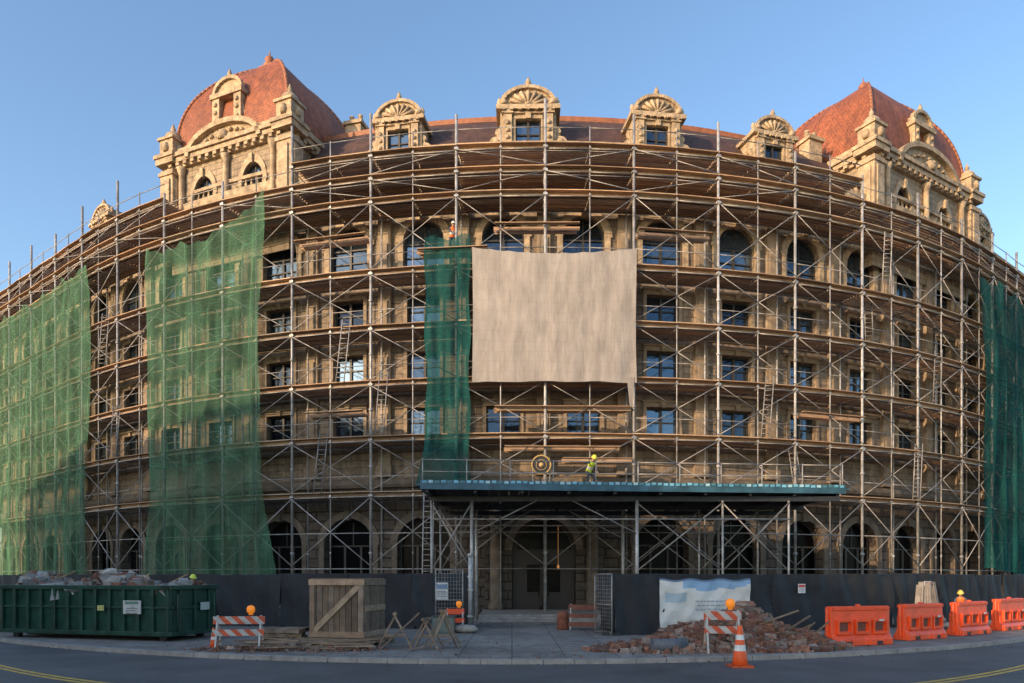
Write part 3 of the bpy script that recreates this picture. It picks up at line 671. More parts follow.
# emblem
m=MB();rx=Matrix.Rotation(rad(90),3,'X');g1=(.5,.33,.12);dk=(.025,.022,.02)
m.lathe((0,0,0),[(.56,-.04),(.56,.04)],28,cols=[dk,dk],rot=rx)
for r,tr in((.54,.05),(.3,.02)):
    for i in range(28):
        a=2*math.pi*i/28;b=2*math.pi*(i+1)/28;m.tube((r*math.cos(a),-.06,r*math.sin(a)),(r*math.cos(b),-.06,r*math.sin(b)),tr,6,col=g1)
m.lathe((0,-.05,0),[(.16,-.03),(.13,.04),(.03,.08)],12,cols=[(.45,.3,.12)]*3,rot=rx)
e=m.obj('round_emblem',M_paint,loc=(1.7,40.6,9.0));top(e,'round dark emblem with gold ring fixed above the deck','emblem')
m=MB()
m.tube((-.5,.08,-2.2),(-.5,.08,.3),.03,5,col=(.3,.3,.3));m.tube((.5,.08,-2.2),(.5,.08,.3),.03,5,col=(.3,.3,.3));m.tube((-.5,.08,-.3),(.5,.08,-.3),.03,5,col=(.3,.3,.3));m.obj('emblem_stand',M_paint,e)

# ------------------------------------------------------------------ ladders
def ladder(base,topp,w=.45):
    b=Vector(base);tt=Vector(topp);m=MB();ln=(tt-b).length;side=Vector((1,0,0))
    lt=tt-b
    for s in(-1,1): m.tube(side*s*w/2,lt+side*s*w/2,.035,6)
    k=int(ln/.3)
    for i in range(1,k): m.tube(lt*i/k-side*w/2,lt*i/k+side*w/2,.022,5)
    o=m.obj('ladder',M_rail,loc=b);return top(o,'aluminium ladder leaning against the scaffolding','ladder','ladders on the scaffolding')
ladder((-4.6,37.6,.13),(-4.6,38.8,7.3),.55);ladder((18.2,44.4,7.7),(17.9,45.0,11.6),.5);ladder((-7.9,41.6,11.0),(-7.7,42.1,14.9),.5);ladder((24,47.0,17.8),(24.1,47.4,21.8),.5)
for t,z0_,z1_ in((-14,7.7,11.6),(-12.5,14.5,18.4),(26,7.7,11.6),(28.2,14.5,18.4),(23,21.3,25.5),(13.6,11.1,15.0),(-32,11.1,15),(-33.5,17.9,21.8)):
    p=P(t,2.75,0);q=P(t+.4,2.65,0);ladder((p.x,p.y,z0_),(q.x,q.y,z1_),.5)

# ------------------------------------------------------------------ fences
def fence(pts,label,grp,h=2.62):
    for (xa,ya),(xb,yb_) in zip(pts,pts[1:]):
        a=Vector((xa,ya,0));b=Vector((xb,yb_,0));d=b-a;Ln=d.length;rz=math.atan2(d.y,d.x)
        e=empty('fence_panel',(xa,ya,.12),rz);hh=h-.12+random.uniform(-.04,.04)
        m=MB();nx,nz=24,12;ph=random.uniform(0,6)
        for j in range(nz+1):
            for i in range(nx+1):
                u=i/nx;v=j/nz;m.v.append((u*Ln,-.07+.05*math.sin(u*21+ph+3*v)+.045*math.sin(v*6+u*7+ph)+.02*abs(math.sin(u*40+v*12)),.04+v*(hh-.06*math.sin(u*3.14*3)**2)))
        for j in range(nz):
            for i in range(nx):
                q=j*(nx+1)+i;m.fi((q,q+1,q+nx+2,q+nx+1),None,True)
        m.obj('fabric',M_fence,e)
        m=MB()
        for u in(0,Ln/2): m.tube((u,.05,0),(u,.05,hh+.06),.03,6)
        m.tube((0,.05,hh),(Ln,.05,hh),.025,5);m.tube((0,.05,.1),(Ln,.05,.1),.025,5);m.box((0,.05,.06),(.3,.7,.12))
        m.obj('steel_frame',M_dark,e)
        top(e,label,'fence',grp)
fl=[(x,32+.011*x*x) for x in(-33,-29,-25,-21.5,-18,-14.5,-11,-7.6,-4.6,-2.0)]
fence(fl,'black fabric construction fence panel on steel frame','construction fence panels')
fr=[(4.2,28.6),(7.7,29.1),(11.2,30.1),(14.6,31.5),(18,33.2),(21.4,35.2),(24.8,37.5),(28,40),(32,43)]
fence(fr,'black fabric construction fence panel on steel frame','construction fence panels')
fence([(4.1,28.7),(4.0,32.4)],'black fabric fence return panel beside the entrance path','construction fence panels')
m=MB();m.tube((0,0,0),(0,0,3.4),.09,8);m.tube((.0,0,3.3),(.0,0,3.45),.12,8)
for z in(.6,1.8,2.4):m.box((0,-.02,z),(.24,.24,.08))
o=m.obj('gate_post',M_steel,loc=(-1.9,31.8,.12));top(o,'grey steel gate post at the fence opening','post')
def meshgate(x,y,rz,w=1.1,h=2.7):
    m=MB()
    for a in(0,w):m.tube((a,0,0),(a,0,h),.03,6)
    for z in(.1,h/2,h):m.tube((0,0,z),(w,0,z),.025,5)
    for i in range(1,9):m.tube((w*i/9,0,.1),(w*i/9,0,h),.008,4)
    for i in range(1,16):m.tube((0,0,h*i/16),(w,0,h*i/16),.008,4)
    o=m.obj('mesh_gate',M_rail,loc=(x,y,.12),rot=(0,0,rz));top(o,'open wire mesh gate leaf at the entrance path','gate')
meshgate(-3.4,31.2,.1,1.2);meshgate(4.05,28.4,2.0,1.3,2.5)
# banner
m=MB();bw,bh=3.9,2.1
def wav(u,v):return -.14+.05*math.sin(u*9+v*2)+.04*abs(math.sin(v*7+u*4))+.05*abs(math.sin(u*14-v*5))
def bc(u,v):
    if v>.95:return(.10,.16,.26)
    if v>.9-.12*math.sin(u*3) and u>.25:return(.22,.36,.52)
    if .52<v<.72 and .06<u<.3:return(.34,.44,.50)
    if v<.12+.08*math.sin(u*4): return(.50,.50,.45)
    return(.58,.58,.55)
nz=26;nb=48
for j in range(nz+1):
    for i in range(nb+1): u=i/nb;v=j/nz;m.v.append((u*bw,wav(u,v),v*(bh-.08*math.sin(u*9.4)**2)))
for j in range(nz):
    for i in range(nb):
        q=j*(nb+1)+i;m.fi((q,q+1,q+nb+2,q+nb+1),bc((i+.5)/nb,(j+.5)/nz),True)
for r_,(a,b) in enumerate([(.38,.85),(.4,.8),(.38,.7)]):
    z=bh*(.55-.08*r_);u=a
    while u<b:
        l=random.uniform(.02,.05);m.box((bw*(u+l/2),wav(u+l/2,.5)-.03,z),(bw*l,.01,.05),col=(.3,.36,.42));u+=l+.015
o=m.obj('project_banner',M_ban,loc=(6.05,28.75,.35),rot=(0,0,.14));top(o,'wrinkled white and blue printed banner tied on the black fence','banner')
def notice(x,y,rz,z,w,h,c1,label):
    m=MB();m.box((0,0,0),(w,.02,h),col=(.62,.62,.6));m.box((0,-.015,h*.28),(w*.85,.01,h*.25),col=c1)
    for i in range(3):m.box((0,-.015,-h*.02-h*.13*i),(w*.7,.01,h*.04),col=(.15,.15,.15))
    o=m.obj('notice_sign',M_paint,loc=(x,y,z),rot=(0,0,rz));top(o,label,'sign')
notice(-3.2,31.85,-.05,1.85,.6,.8,(.15,.25,.4),'small white notice sign on black construction fence')
notice(12.6,30.45,.38,2.0,.4,.4,(.6,.05,.04),'small red and white safety notice on fence')
notice(20.4,34.35,.52,2.0,.6,.6,(.6,.08,.05),'small red and white safety notice on fence')

# ------------------------------------------------------------------ dumpster
def dumpster(Ln,Wd,H,name='dumpster'):
    e=empty(name);m=MB();b=.25
    m.box((Ln/2,.04,(H+b)/2),(Ln,.08,H-b));m.box((Ln/2,Wd-.04,(H+b)/2),(Ln,.08,H-b));m.box((.04,Wd/2,(H+b)/2),(.08,Wd-.17,H-b));m.box((Ln-.04,Wd/2,(H+b)/2),(.08,Wd-.17,H-b));m.box((Ln/2,Wd/2,b),(Ln-.1,Wd-.1,.1))
    bev(m.obj('body',M_dump,e))
    m=MB();n=max(3,int(Ln/.62))
    for i in range(n+1):
        x=.08+(Ln-.16)*i/n
        for y in(-.06,Wd+.06):m.box((x,y,(H+b)/2),(.13,.13,H-b-.15),taper=1.0)
    for y in(-.05,Wd+.05):
        m.box((Ln/2,y,H-.05),(Ln+.1,.16,.16));m.box((Ln/2,y,b+.04),(Ln+.05,.14,.16));m.box((Ln/2,y,(H+b)/2+.1),(Ln,.05,.08))
    for x in(-.05,Ln+.05):
        m.box((x,Wd/2,H-.05),(.16,Wd+.26,.155));m.box((x,Wd/2,b+.04),(.14,Wd+.2,.16))
        for yy in(.4,Wd/2,Wd-.4):m.box((x,yy,(H+b)/2),(.1,.1,H-b-.15))
        m.box((x,Wd/2,(H+b)/2+.1),(.06,Wd,.1))
    m.tube((Ln+.14,.2,.5),(Ln+.14,.2,H-.3),.03);m.tube((Ln+.14,Wd-.2,.5),(Ln+.14,Wd-.2,H-.3),.03)
    bev(m.obj('side_rib',M_dump,e))
    for x in(.5,Ln-.5):
        for y in(.25,Wd-.25):m=MB();m.tube((x,y-.1,.13),(x,y+.1,.13),.13,12);m.obj('wheel',M_dark,e)
    m=MB();m.box((Ln/2,.5,.18),(Ln-1.4,.12,.12));m.box((Ln/2,Wd-.5,.18),(Ln-1.4,.12,.12));m.box((Ln/2,Wd/2,.22),(.12,Wd-.9,.1));m.obj('skid_frame',M_dark,e)
    m=MB();m.box((Ln*.8,-.14,H*.62),(.8,.02,.5),col=(.45,.45,.43));m.box((Ln*.8,-.155,H*.7),(.6,.01,.1),col=(.1,.2,.15))
    for i in range(3):m.box((Ln*.8,-.155,H*.6-.09*i),(.5,.01,.03),col=(.15,.15,.15))
    m.obj('decal_plate',M_paint,e)
    m=MB();m.box((Ln*.62,-.14,H*.6),(.3,.02,.2),col=(.4,.4,.15));m.obj('warning_plate',M_paint,e)
    m=MB();m.box((Ln+.12,Wd*.7,H*.62),(.02,.5,.3),col=(.42,.44,.40));m.obj('rear_plate',M_paint,e)
    return e
def rubble(name,fn,n,r,cols,label,mound=None,loc=(0,0,0),rot=0,pw=3):
    m=MB()
    if mound:mound(m)
    for i in range(n):
        x,y,z=fn();rr=r[0]+(r[1]-r[0])*random.random()**pw;c=random.choice(cols);k=random.uniform(.7,1.25);m.chunk((x,y,z),rr,tuple(q*k for q in c))
    o=m.obj(name,M_rub,loc=loc,rot=(0,0,rot));return top(o,label,'rubble',kind='stuff')
GREY=[(.25,.24,.23),(.32,.30,.28),(.18,.17,.16),(.38,.35,.31),(.22,.17,.13)]
BRK=[(.22,.095,.06),(.18,.08,.052),(.26,.125,.08),(.19,.145,.12),(.13,.075,.055),(.28,.21,.17),(.19,.10,.068)]
DL=8.0;dang=-.265;dloc=(-12.55-DL*math.cos(dang),25.75-DL*math.sin(dang),.10)
d1=dumpster(DL,2.4,2.06);d1.location=dloc;d1.rotation_euler=(0,0,dang);top(d1,'long dark green roll-off dumpster with ribbed sides full of rubble','dumpster')
def fd():
    x=random.uniform(.25,DL-.3);y=random.uniform(.25,2.15);return x,y,1.75+.85*math.sin(y/2.4*3.14)*(.55+.45*math.sin(x*1.5+1))*random.uniform(.5,1)
rubble('dumpster_rubble',fd,1000,(.07,.36),GREY+BRK[:2],'grey broken concrete debris heaped in the green dumpster',lambda m:m.box((DL/2,1.2,1.6),(DL-.3,2.1,.3),col=(.2,.18,.16)),dloc,dang,2.4)
for i in range(7):
    m=MB();l=random.uniform(.8,1.7);m.beam((0,0,0),(l*random.uniform(-.8,.8),random.uniform(-.4,.4),l*.35),.1,.04,plankcol(.8));u=.8+i*1.0;o=m.obj('timber_offcut',M_wood,loc=(dloc[0]+u*math.cos(dang)+.3,dloc[1]+u*math.sin(dang)+1.1,2.2));top(o,'broken timber offcut sticking out of dumpster debris','timber','timber offcuts in debris')

# ------------------------------------------------------------------ crate and pallets
cr=empty('wooden_crate',(-5.85,25.0,.42),-.2);top(cr,'large weathered wooden crate with diagonal brace on a pallet','crate')
CW,CD,CH=1.95,1.8,2.0
def wc(b=1.0):
    k=random.uniform(.7,1.1)*b;c=random.choice([(.21,.145,.095),(.25,.17,.11),(.18,.125,.085),(.23,.17,.125)]);return tuple(q*k for q in c)
m=MB()
for i in range(9):
    x=-CW/2+CW*(i+.5)/9;m.box((x,-CD/2,CH/2),(CW/9-.02,.03,CH),col=wc(.75));m.box((x,CD/2,CH/2),(CW/9-.02,.03,CH),col=wc(.75))
for i in range(8):
    y=-CD/2+CD*(i+.5)/8
    for s in(-1,1):m.box((s*CW/2,y,CH/2),(.03,CD/8-.02,CH),col=wc(.75))
    m.box((0,y,CH+.02),(CW+.04,CD/8-.012,.03),col=wc())
m.obj('panel_boards',M_wood,cr)
m=MB()
for y in(-CD/2-.05,CD/2+.05):
    for z in(.1,CH-.1):m.box((0,y,z),(CW+.1,.07,.2),col=wc(1.35))
    for s in(-1,1):m.box((s*(CW/2-.08),y,CH/2),(.18,.07,CH-.42),col=wc(1.35))
    m.beam((-CW/2+.15,y,.22),(CW/2-.15,y,CH-.22),.07,.19,(.33,.24,.155))
for s in(-1,1):
    x=s*(CW/2+.05)
    for z in(.1,CH/2,CH-.1):m.box((x,0,z),(.06,CD-.05,.2),col=wc(1.3))
m.obj('frame_boards',M_wood,cr)
def pallet(x,y,z,rz,w=1.3,d=1.1):
    m=MB()
    for i in range(3):m.box((0,-d/2+.05+(d-.1)*i/2,.05),(w,.09,.1),col=wc())
    for i in range(8):m.box((-w/2+w*(i+.5)/8,0,.115),(w/8-.03,d,.025),col=wc(1.2))
    for i in range(3):m.box((-w/2+.07+(w-.14)*i/2,0,-.01),(.1,d,.02),col=wc())
    o=m.obj('wooden_pallet',M_wood,loc=(x,y,z),rot=(0,0,rz));top(o,'weathered wooden pallet on the pavement','pallet','wooden pallets beside the crate')
pallet(-6.4,25.0,.145,-.2,1.6,2.1);pallet(-5.05,24.75,.145,-.18,1.1,2.1);pallet(-6.4,24.95,.275,-.2,1.5,2.0);pallet(-5.15,24.7,.275,-.2,1.1,2.0)
for i in range(4): pallet(-8.0+random.uniform(-.1,.1),24.6,.145+.145*i,random.uniform(-.1,.25),1.4,1.2)
pallet(-7.1,23.9,.145,-.3,1.3,1.0)
m=MB()
for i in range(34):
    a=random.uniform(-.5,.5);l=random.uniform(1.0,2.8);z=.05+.035*(i%7);cx=random.uniform(-1.6,1.4);cy=random.uniform(-.6,.6)
    m.box((cx,cy,z),(l,.12,.04),Matrix.Rotation(a,3,'Z')@Matrix.Rotation(random.uniform(-.06,.06),3,'Y'),wc(1.2))
o=m.obj('lumber_stack',M_wood,loc=(-6.7,23.2,.13));top(o,'loose stack of old boards lying by the crate','lumber',kind='stuff')
def aframe(x,y,rz,w=.9,h=1.05,lean=.25):
    m=MB()
    for yy in(0,.55):
        m.beam((-w/2,yy,.03),(.05,yy*.6+.1,h),.09,.04,wc(1.3));m.beam((w/2,yy,.03),(-.05,yy*.6+.1,h),.09,.04,wc(1.3))
        m.beam((-w*.3,yy,.4),(w*.3,yy,.4),.08,.035,wc(1.3))
    m.beam((0,-.1,h-.02),(0,.65,h-.02),.09,.09,wc(1.3))
    o=m.obj('sawhorse',M_wood,loc=(x,y,.13),rot=(0,0,rz));top(o,'rough A-frame wooden sawhorse standing on the pavement','sawhorse','wooden sawhorses')
aframe(-3.9,23.3,.15,1.1,1.15);aframe(-2.9,22.9,-.25,1.0,1.0);aframe(-2.2,23.2,.4,1.1,1.25)
for (xa,ya,xb,yb_,zb) in((-4.3,22.9,-3.1,23.4,1.15),(-3.3,22.6,-1.9,23.5,.3)):
    m=MB();m.beam((0,0,0),(xb-xa,yb_-ya,zb),.12,.03,wc(1.2));o=m.obj('leaning_board',M_wood,loc=(xa,ya,.15));top(o,'loose wooden board leaning on a sawhorse','board','leaning boards')

# ------------------------------------------------------------------ barricades, cones, barriers
def barricade(x,y,rz,w=1.5,boards=2,h=1.05,s=1,M=None,lamp=True):
    e=empty('striped_barricade',(x,y,.13),rz);e.scale=(s,s,s)
    for sx in(-1,1):
        m=MB();m.beam((sx*w*.42,-.32,.0),(sx*w*.42,0,h),.05,.05,(.45,.43,.4));m.beam((sx*w*.42,.32,.0),(sx*w*.42,0,h),.05,.05,(.45,.43,.4));m.box((sx*w*.42,0,.25),(.04,.5,.05),col=(.5,.2,.1))
        m.obj('leg',M_paint,e)
    for i in range(boards):
        z=h-.14-.38*i;m=MB();m.box((0,-.04-.115*i-.02,z),(w,.03,.24 if i==0 else .2));m.obj('board',M or M_stripe,e)
    if lamp:
        m=MB();m.lathe((w*.22,0,h+.02),[(.07,0),(.07,.06),(.12,.09),(.13,.2),(.1,.27),(.03,.3)],12,rot=None);m.obj('warning_lamp',M_lamp,e)
    return e
top(barricade(-8.95,23.0,.12,1.55,2,1.05,1.05),'orange and white striped folding barricade with amber lamp','barricade','striped barricades on the pavement')
top(barricade(6.6,22.0,-.1,1.0,2,1.15,1.15),'orange and white striped folding barricade in front of rubble','barricade','striped barricades on the pavement')
top(barricade(-2.5,30.7,.1,.8,2,1.0,1,M_orange,True),'small orange barricade with lamp beside the gate post','barricade','striped barricades on the pavement')
M_rb=mat('faded_red_board_recess_shade',(.16,.055,.035),.7,ns=4,na=.4)  # barricade board paint, also used for painted recess shade on the barriers
top(barricade(3.2,31.6,-.15,1.3,3,1.15,1,M_rb,False),'faded red boarded barricade beside the entrance steps','barricade')
def cone(x,y,z,s,label):
    m=MB();O=(.75,.1,.015);W=(.62,.62,.6)
    prof=[(.155,0.03),(.135,.2),(.118,.32),(.10,.44),(.085,.54),(.07,.64),(.05,.78),(.045,.82)]
    m.lathe((0,0,0),prof,16,cols=[O,O,W,O,W,O,O])
    m.box((0,0,.02),(.42,.42,.04),col=(.5,.08,.02))
    o=m.obj('traffic_cone',M_paint,loc=(x,y,z));o.scale=(s,s,s);top(o,label,'cone','traffic cones')
cone(6.35,19.5,.0,1.4,'tall orange traffic cone with white bands on the road edge')
cone(-10.1,23.7,.13,.8,'small orange traffic cone beside striped barricade')
def barrier(x,y,rz,w=2.0,h=1.1,sx=1):
    e=empty('plastic_barrier',(x,y,.13),rz)
    m=MB();pf=[(-.3,0),(.3,0),(.3,.2),(.18,.4),(.13,h-.12),(.1,h),(-.1,h),(-.13,h-.12),(-.18,.4),(-.3,.2)]
    i0=len(m.v)
    segs=[-w/2,-w/2+.12]+[ -w/2+.12+(w-.24)*k/6 for k in range(1,6)]+[w/2-.12,w/2]
    for k,xx in enumerate(segs):
        f=.86 if k in(0,len(segs)-1) else 1
        for yy,zz in pf:m.v.append((xx,yy*f,zz))
    n=len(pf)
    for k in range(len(segs)-1):
        for q in range(n):
            j=(q+1)%n;m.fi((i0+k*n+q,i0+(k+1)*n+q,i0+(k+1)*n+j,i0+k*n+j))
    m.fi(range(i0,i0+n));m.fi(list(range(i0+(len(segs)-1)*n,i0+len(segs)*n))[::-1])
    bev(m.obj('body',M_orange,e),.02)
    m=MB()
    for s in(-1,1):
        yy=s*.2
        for xx in(-w*.3,0,w*.3):
            m.box((xx,yy,.85),(w*.22,.12,.09));m.box((xx,yy,.42),(w*.22,.14,.09))
            for q in(-1,1):m.box((xx+q*w*.11,yy,.635),(.08,.13,.5))
        m.box((0,s*.12,h-.08),(w-.1,.12,.12))
        for xx in(-w*.42,w*.42,-w*.15,w*.15):m.box((xx,s*.27,.1),(.3,.12,.2))
    for xx in(-w/2-.04,w/2+.04):m.tube((xx,0,.1),(xx,0,h-.05),.06,8)
    m.lathe((0,0,h),[(.09,0),(.09,.05),(.05,.07)],10)
    bev(m.obj('moulded_rib',M_orange,e),.012)
    for xx in(-w*.25,w*.25):
        m=MB();m.box((xx,-.305,.08),(.3,.03,.12));m.obj('forklift_slot_shade',M_dark,e)  # solid dark block stands in for the shaded fork opening
    for xx in(-w*.3,0,w*.3):
        m=MB();m.box((xx,-.165,.635),(w*.14,.02,.3));m.obj('recess_shade_panel',M_rb,e)  # darker panels stand in for shade inside the moulded recesses
    m=MB();m.box((w*.3,-.285,.86),(.22,.012,.07),col=(.55,.5,.48));m.obj('reflector_plate',M_paint,e)
    top(e,'orange water-filled plastic barrier standing end to end along kerb','barrier','orange plastic barriers along the kerb')
barrier(12.15,24.6,.32,2.6,1.35);barrier(15.7,26.9,.5,2.5,1.35);barrier(19.0,29.1,.58,2.6,1.35);barrier(22.5,31.7,.6,2.7,1.4)
barrier(-26.0,35.2,-.4,2.0,1.1)
def sack(x,y,z,s,c):
    m=MB();m.lathe((0,0,0),[(.3,-.06),(.46,.02),(.48,.12),(.36,.24),(.1,.28)],12,cols=[c]*4,sx=1.2,sy=.75);o=m.obj('cement_sack',M_matte,loc=(x,y,z),rot=(0,0,random.uniform(-.5,.5)));o.scale=(s,s,s);top(o,'grey cement sack lying on the pavement','sack','cement sacks')
for p in((18.9,31.6,.19),(19.6,32.0,.19),(19.2,31.8,.46),(-2.0,29.9,.19)):sack(*p,1,(.32,.28,.24))
m=MB()
for i in range(8):
    m.beam((i*.2-.8,-.6+.04*i,0),(i*.1-.3,.0,2.0+.15*math.sin(i*2)),.22,.03,(.22,.19,.16))
o=m.obj('loose_boards',M_wood,loc=(19.6,33.2,.13));top(o,'bundle of grey boards leaning on the black fence','boards',kind='stuff')
m=MB();m.box((0,0,.35),(.95,.5,.7),col=(.10,.12,.10));m.box((0,0,.72),(1.0,.55,.05),col=(.06,.07,.06));m.box((0,-.26,.35),(.85,.02,.6),col=(.14,.16,.13));m.box((.3,-.28,.4),(.06,.03,.12),col=(.3,.3,.3))
o=m.obj('tool_cabinet',M_paint,loc=(-2.9,29.6,.12));top(o,'low dark green tool cabinet by the fence opening','cabinet')
m=MB();m.lathe((0,0,0),[(.26,0),(.28,.02),(.27,.3),(.28,.32),(.25,.6),(.26,.62),(.22,.8),(.18,.84)],16,cols=[(.2,.07,.04)]*7)
o=m.obj('rusty_drum',M_matte,loc=(2.3,31.6,.12));top(o,'rusty red steel drum beside the entrance steps','drum')
# ------------------------------------------------------------------ rubble piles
def pile(cx,cy,rx,ry,h,n,r,cols,label,pk=None):
    def H(x,y):
        q=math.hypot(x/rx,y/ry);return max(0,h*(1-q**1.4))*(.85+.25*math.sin(x*2.3+1)*math.cos(y*2.1))
    def mound(m):
        N=26
        for i in range(N):
            for j in range(N):
                p=[]
                for a,b in((i,j),(i+1,j),(i+1,j+1),(i,j+1)):
                    x=(a/N*2-1)*rx*1.05;y=(b/N*2-1)*ry*1.05;p.append((x,y,max(-.02,H(x,y)-.06)))
                if max(q[2] for q in p)>0: m.face(p,col=(.14,.085,.06))
    def f():
        a=random.uniform(0,6.283);q=math.sqrt(random.random())*1.12;x=rx*q*math.cos(a);y=ry*q*math.sin(a);return x,y,H(x,y)+.02
    return rubble('rubble_pile',f,n,r,cols,label,mound,(cx,cy,.12),pw=4)
pile(7.8,24.2,3.3,2.0,1.3,5200,(.045,.22),BRK,'heap of broken brick and masonry rubble on the pavement')
pile(5.0,22.9,2.4,1.1,.4,1300,(.035,.17),BRK,'low spread of broken brick rubble on the pavement')
pile(-7.2,22.9,3.0,.8,.15,380,(.03,.13),BRK,'scattered brick fragments by the pallets')
for i in range(18):
    m=MB();l=random.uniform(.6,1.7);m.beam((0,0,0),(l*random.uniform(-.9,.9),random.uniform(-.5,.3),random.uniform(.05,.5)),.1,.04,wc());xx=random.uniform(5,10.5)
    o=m.obj('timber_offcut',M_wood,loc=(xx,random.uniform(22.8,24.6),.35+.6*max(0,1-abs(xx-8.1)/3)));top(o,'broken timber offcut lying in brick rubble','timber','timber offcuts in debris')
m=MB();m.tube((0,0,0),(1.1,.2,.0),.22,14,col=(.11,.12,.135),caps=True);o=m.obj('drain_pipe',M_matte,loc=(4.4,22.0,.34));top(o,'short grey pipe section lying by the rubble','pipe')
def lf():
    x=random.uniform(-18,18);return x,kerb(x)-random.random()**3*1.2,.005
rubble('road_grit',lf,260,(.01,.035),[(.15,.14,.13),(.1,.095,.09)],'grit and small stones along the kerb')
def lf2():
    x=random.uniform(-12,13);return x,kerb(x)+.4+random.random()**1.5*6,.13
rubble('pavement_grit',lf2,500,(.01,.05),BRK+[(.2,.18,.16)],'fine masonry grit scattered over the pavement')

# ------------------------------------------------------------------ people
SK=mat('skin',(.42,.24,.16),.6,ns=5,na=.1,bump=0);SH=mat('work_shirt',(.06,.08,.12),.85,ns=5,na=.25);TR=mat('work_trousers',(.05,.055,.07),.85,ns=5,na=.25);BT=mat('work_boot',(.09,.05,.03),.7,ns=5)
def person(loc,rz,lean,arms,label,vest,helm,knee=0,crouch=0):
    J={};Rr={}
    piv=Vector((0,0,.95));RL=Matrix.Rotation(lean,3,'X');dn_=Vector((0,crouch*.3,-crouch))
    def up(p):return piv+RL@(Vector(p)-piv)+dn_
    def add(n,p,r,u=True):J[n]=up(p) if u else Vector(p);Rr[n]=r
    add('pel',(0,0,.95),(.15,.11));add('sp',(0,-.01,1.15),(.135,.10));add('ch',(0,0,1.36),(.165,.11));add('nk',(0,.01,1.5),(.055,.055));add('jaw',(0,-.025,1.575),(.065,.075));add('hd',(0,-.01,1.66),(.078,.095));add('cr',(0,0,1.74),(.06,.07));add('nose',(0,-.115,1.625),(.014,.014))
    E=[('pel','sp'),('sp','ch'),('ch','nk'),('nk','jaw'),('jaw','hd'),('hd','cr'),('jaw','nose')]
    for s,c in((-1,'l'),(1,'r')):
        add('hip'+c,Vector((s*.1,0,.9))+dn_,(.09,.095),False);add('kn'+c,(s*.15,-.03-knee-(.1 if s>0 else 0),.5-crouch*.15),(.062,.065),False);add('an'+c,(s*.14,.04-(.1 if s>0 else 0),.1),(.042,.045),False);add('to'+c,(s*.16,-.14-(.1 if s>0 else 0),.045),(.04,.035),False)
        E+=[('pel','hip'+c),('hip'+c,'kn'+c),('kn'+c,'an'+c),('an'+c,'to'+c)]
        add('ear'+c,(s*.085,.0,1.635),(.016,.02));E.append(('hd','ear'+c))
        el,wr_=arms[0 if s<0 else 1]
        add('sh'+c,(s*.19,0,1.43),(.062,.06));add('el'+c,el,(.043,.043));add('wr'+c,wr_,(.028,.026));E+=[('ch','sh'+c),('sh'+c,'el'+c),('el'+c,'wr'+c)]
        d=(Vector(wr_)-Vector(el)).normalized();pm_=Vector(wr_)+d*.07;add('pa'+c,pm_,(.038,.02));E.append(('wr'+c,'pa'+c))
        side=d.cross(Vector((0,1,.3))).normalized();dn=side.cross(d)
        for i,ln in enumerate((.065,.075,.07,.055)):
            b=pm_+side*(.03-.02*i)+d*.02;add(f'f{i}a'+c,b,(.009,.009));add(f'f{i}b'+c,b+d*ln*.6,(.0085,.0085));add(f'f{i}c'+c,b+d*ln+dn*.03,(.007,.007));E+=[('pa'+c,f'f{i}a'+c),(f'f{i}a'+c,f'f{i}b'+c),(f'f{i}b'+c,f'f{i}c'+c)]
        b=Vector(wr_)+d*.035+side*.03;add('tha'+c,b,(.011,.011));add('thb'+c,b+side*.03+d*.035,(.009,.009));E+=[('wr'+c,'tha'+c),('tha'+c,'thb'+c)]
    names=list(J);idx={n:i for i,n in enumerate(names)}
    me=bpy.data.meshes.new('person');me.from_pydata([J[n] for n in names],[(idx[a],idx[b]) for a,b in E],[])
    ob=bpy.data.objects.new('person_tmp',me);COL.objects.link(ob)
    sk=ob.modifiers.new('s','SKIN');sd=ob.modifiers.new('d','SUBSURF');sd.levels=1;sd.render_levels=1
    for n in names:
        v=me.skin_vertices[0].data[idx[n]];v.radius=Rr[n];v.use_root=(n=='pel')
    dg=bpy.context.evaluated_depsgraph_get();dg.update();m2=bpy.data.meshes.new_from_object(ob.evaluated_get(dg));bpy.data.objects.remove(ob)
    for q in(SK,SH,TR,BT):m2.materials.append(q)
    segs=[(J[a],J[b],a,b) for a,b in E]
    for p in m2.polygons:
        p.use_smooth=True;c=Vector(p.center);best=None
        for a,b,na,nb in segs:
            ab=b-a;tt=max(0,min(1,(c-a).dot(ab)/max(ab.length_squared,1e-9)));dd=(c-(a+ab*tt)).length
            if best is None or dd<best[0]:best=(dd,na,nb,tt)
        nb=best[2];na=best[1]
        if nb[:2] in('to',) :mi=3
        elif nb[:2] in('hi','kn','an'):mi=2
        elif nb[:2] in('sh','el','sp','ch') or (nb[:2]=='wr'and best[3]<.85):mi=1
        elif nb=='nk' and best[3]<.5:mi=1
        else:mi=0
        p.material_index=mi
    o=bpy.data.objects.new('person',m2);COL.objects.link(o);o.location=loc;o.rotation_euler=(0,0,rz)
    v=MB();rings=[(.175,.135,.93),(.16,.125,1.08),(.165,.125,1.22),(.19,.14,1.36),(.17,.12,1.45),(.09,.08,1.5)]
    n=14
    for rx_,ry_,z in rings:
        for k in range(n):
            a=2*math.pi*k/n;v.v.append(tuple(up((rx_*math.cos(a),ry_*math.sin(a),z))))
    for q in range(len(rings)-1):
        for k in range(n):
            j=(k+1)%n;col=vest if q not in(1,) else (.6,.6,.55);v.fi((q*n+k,q*n+j,(q+1)*n+j,(q+1)*n+k),col,True)
    v.obj('safety_vest',M_paint,o)
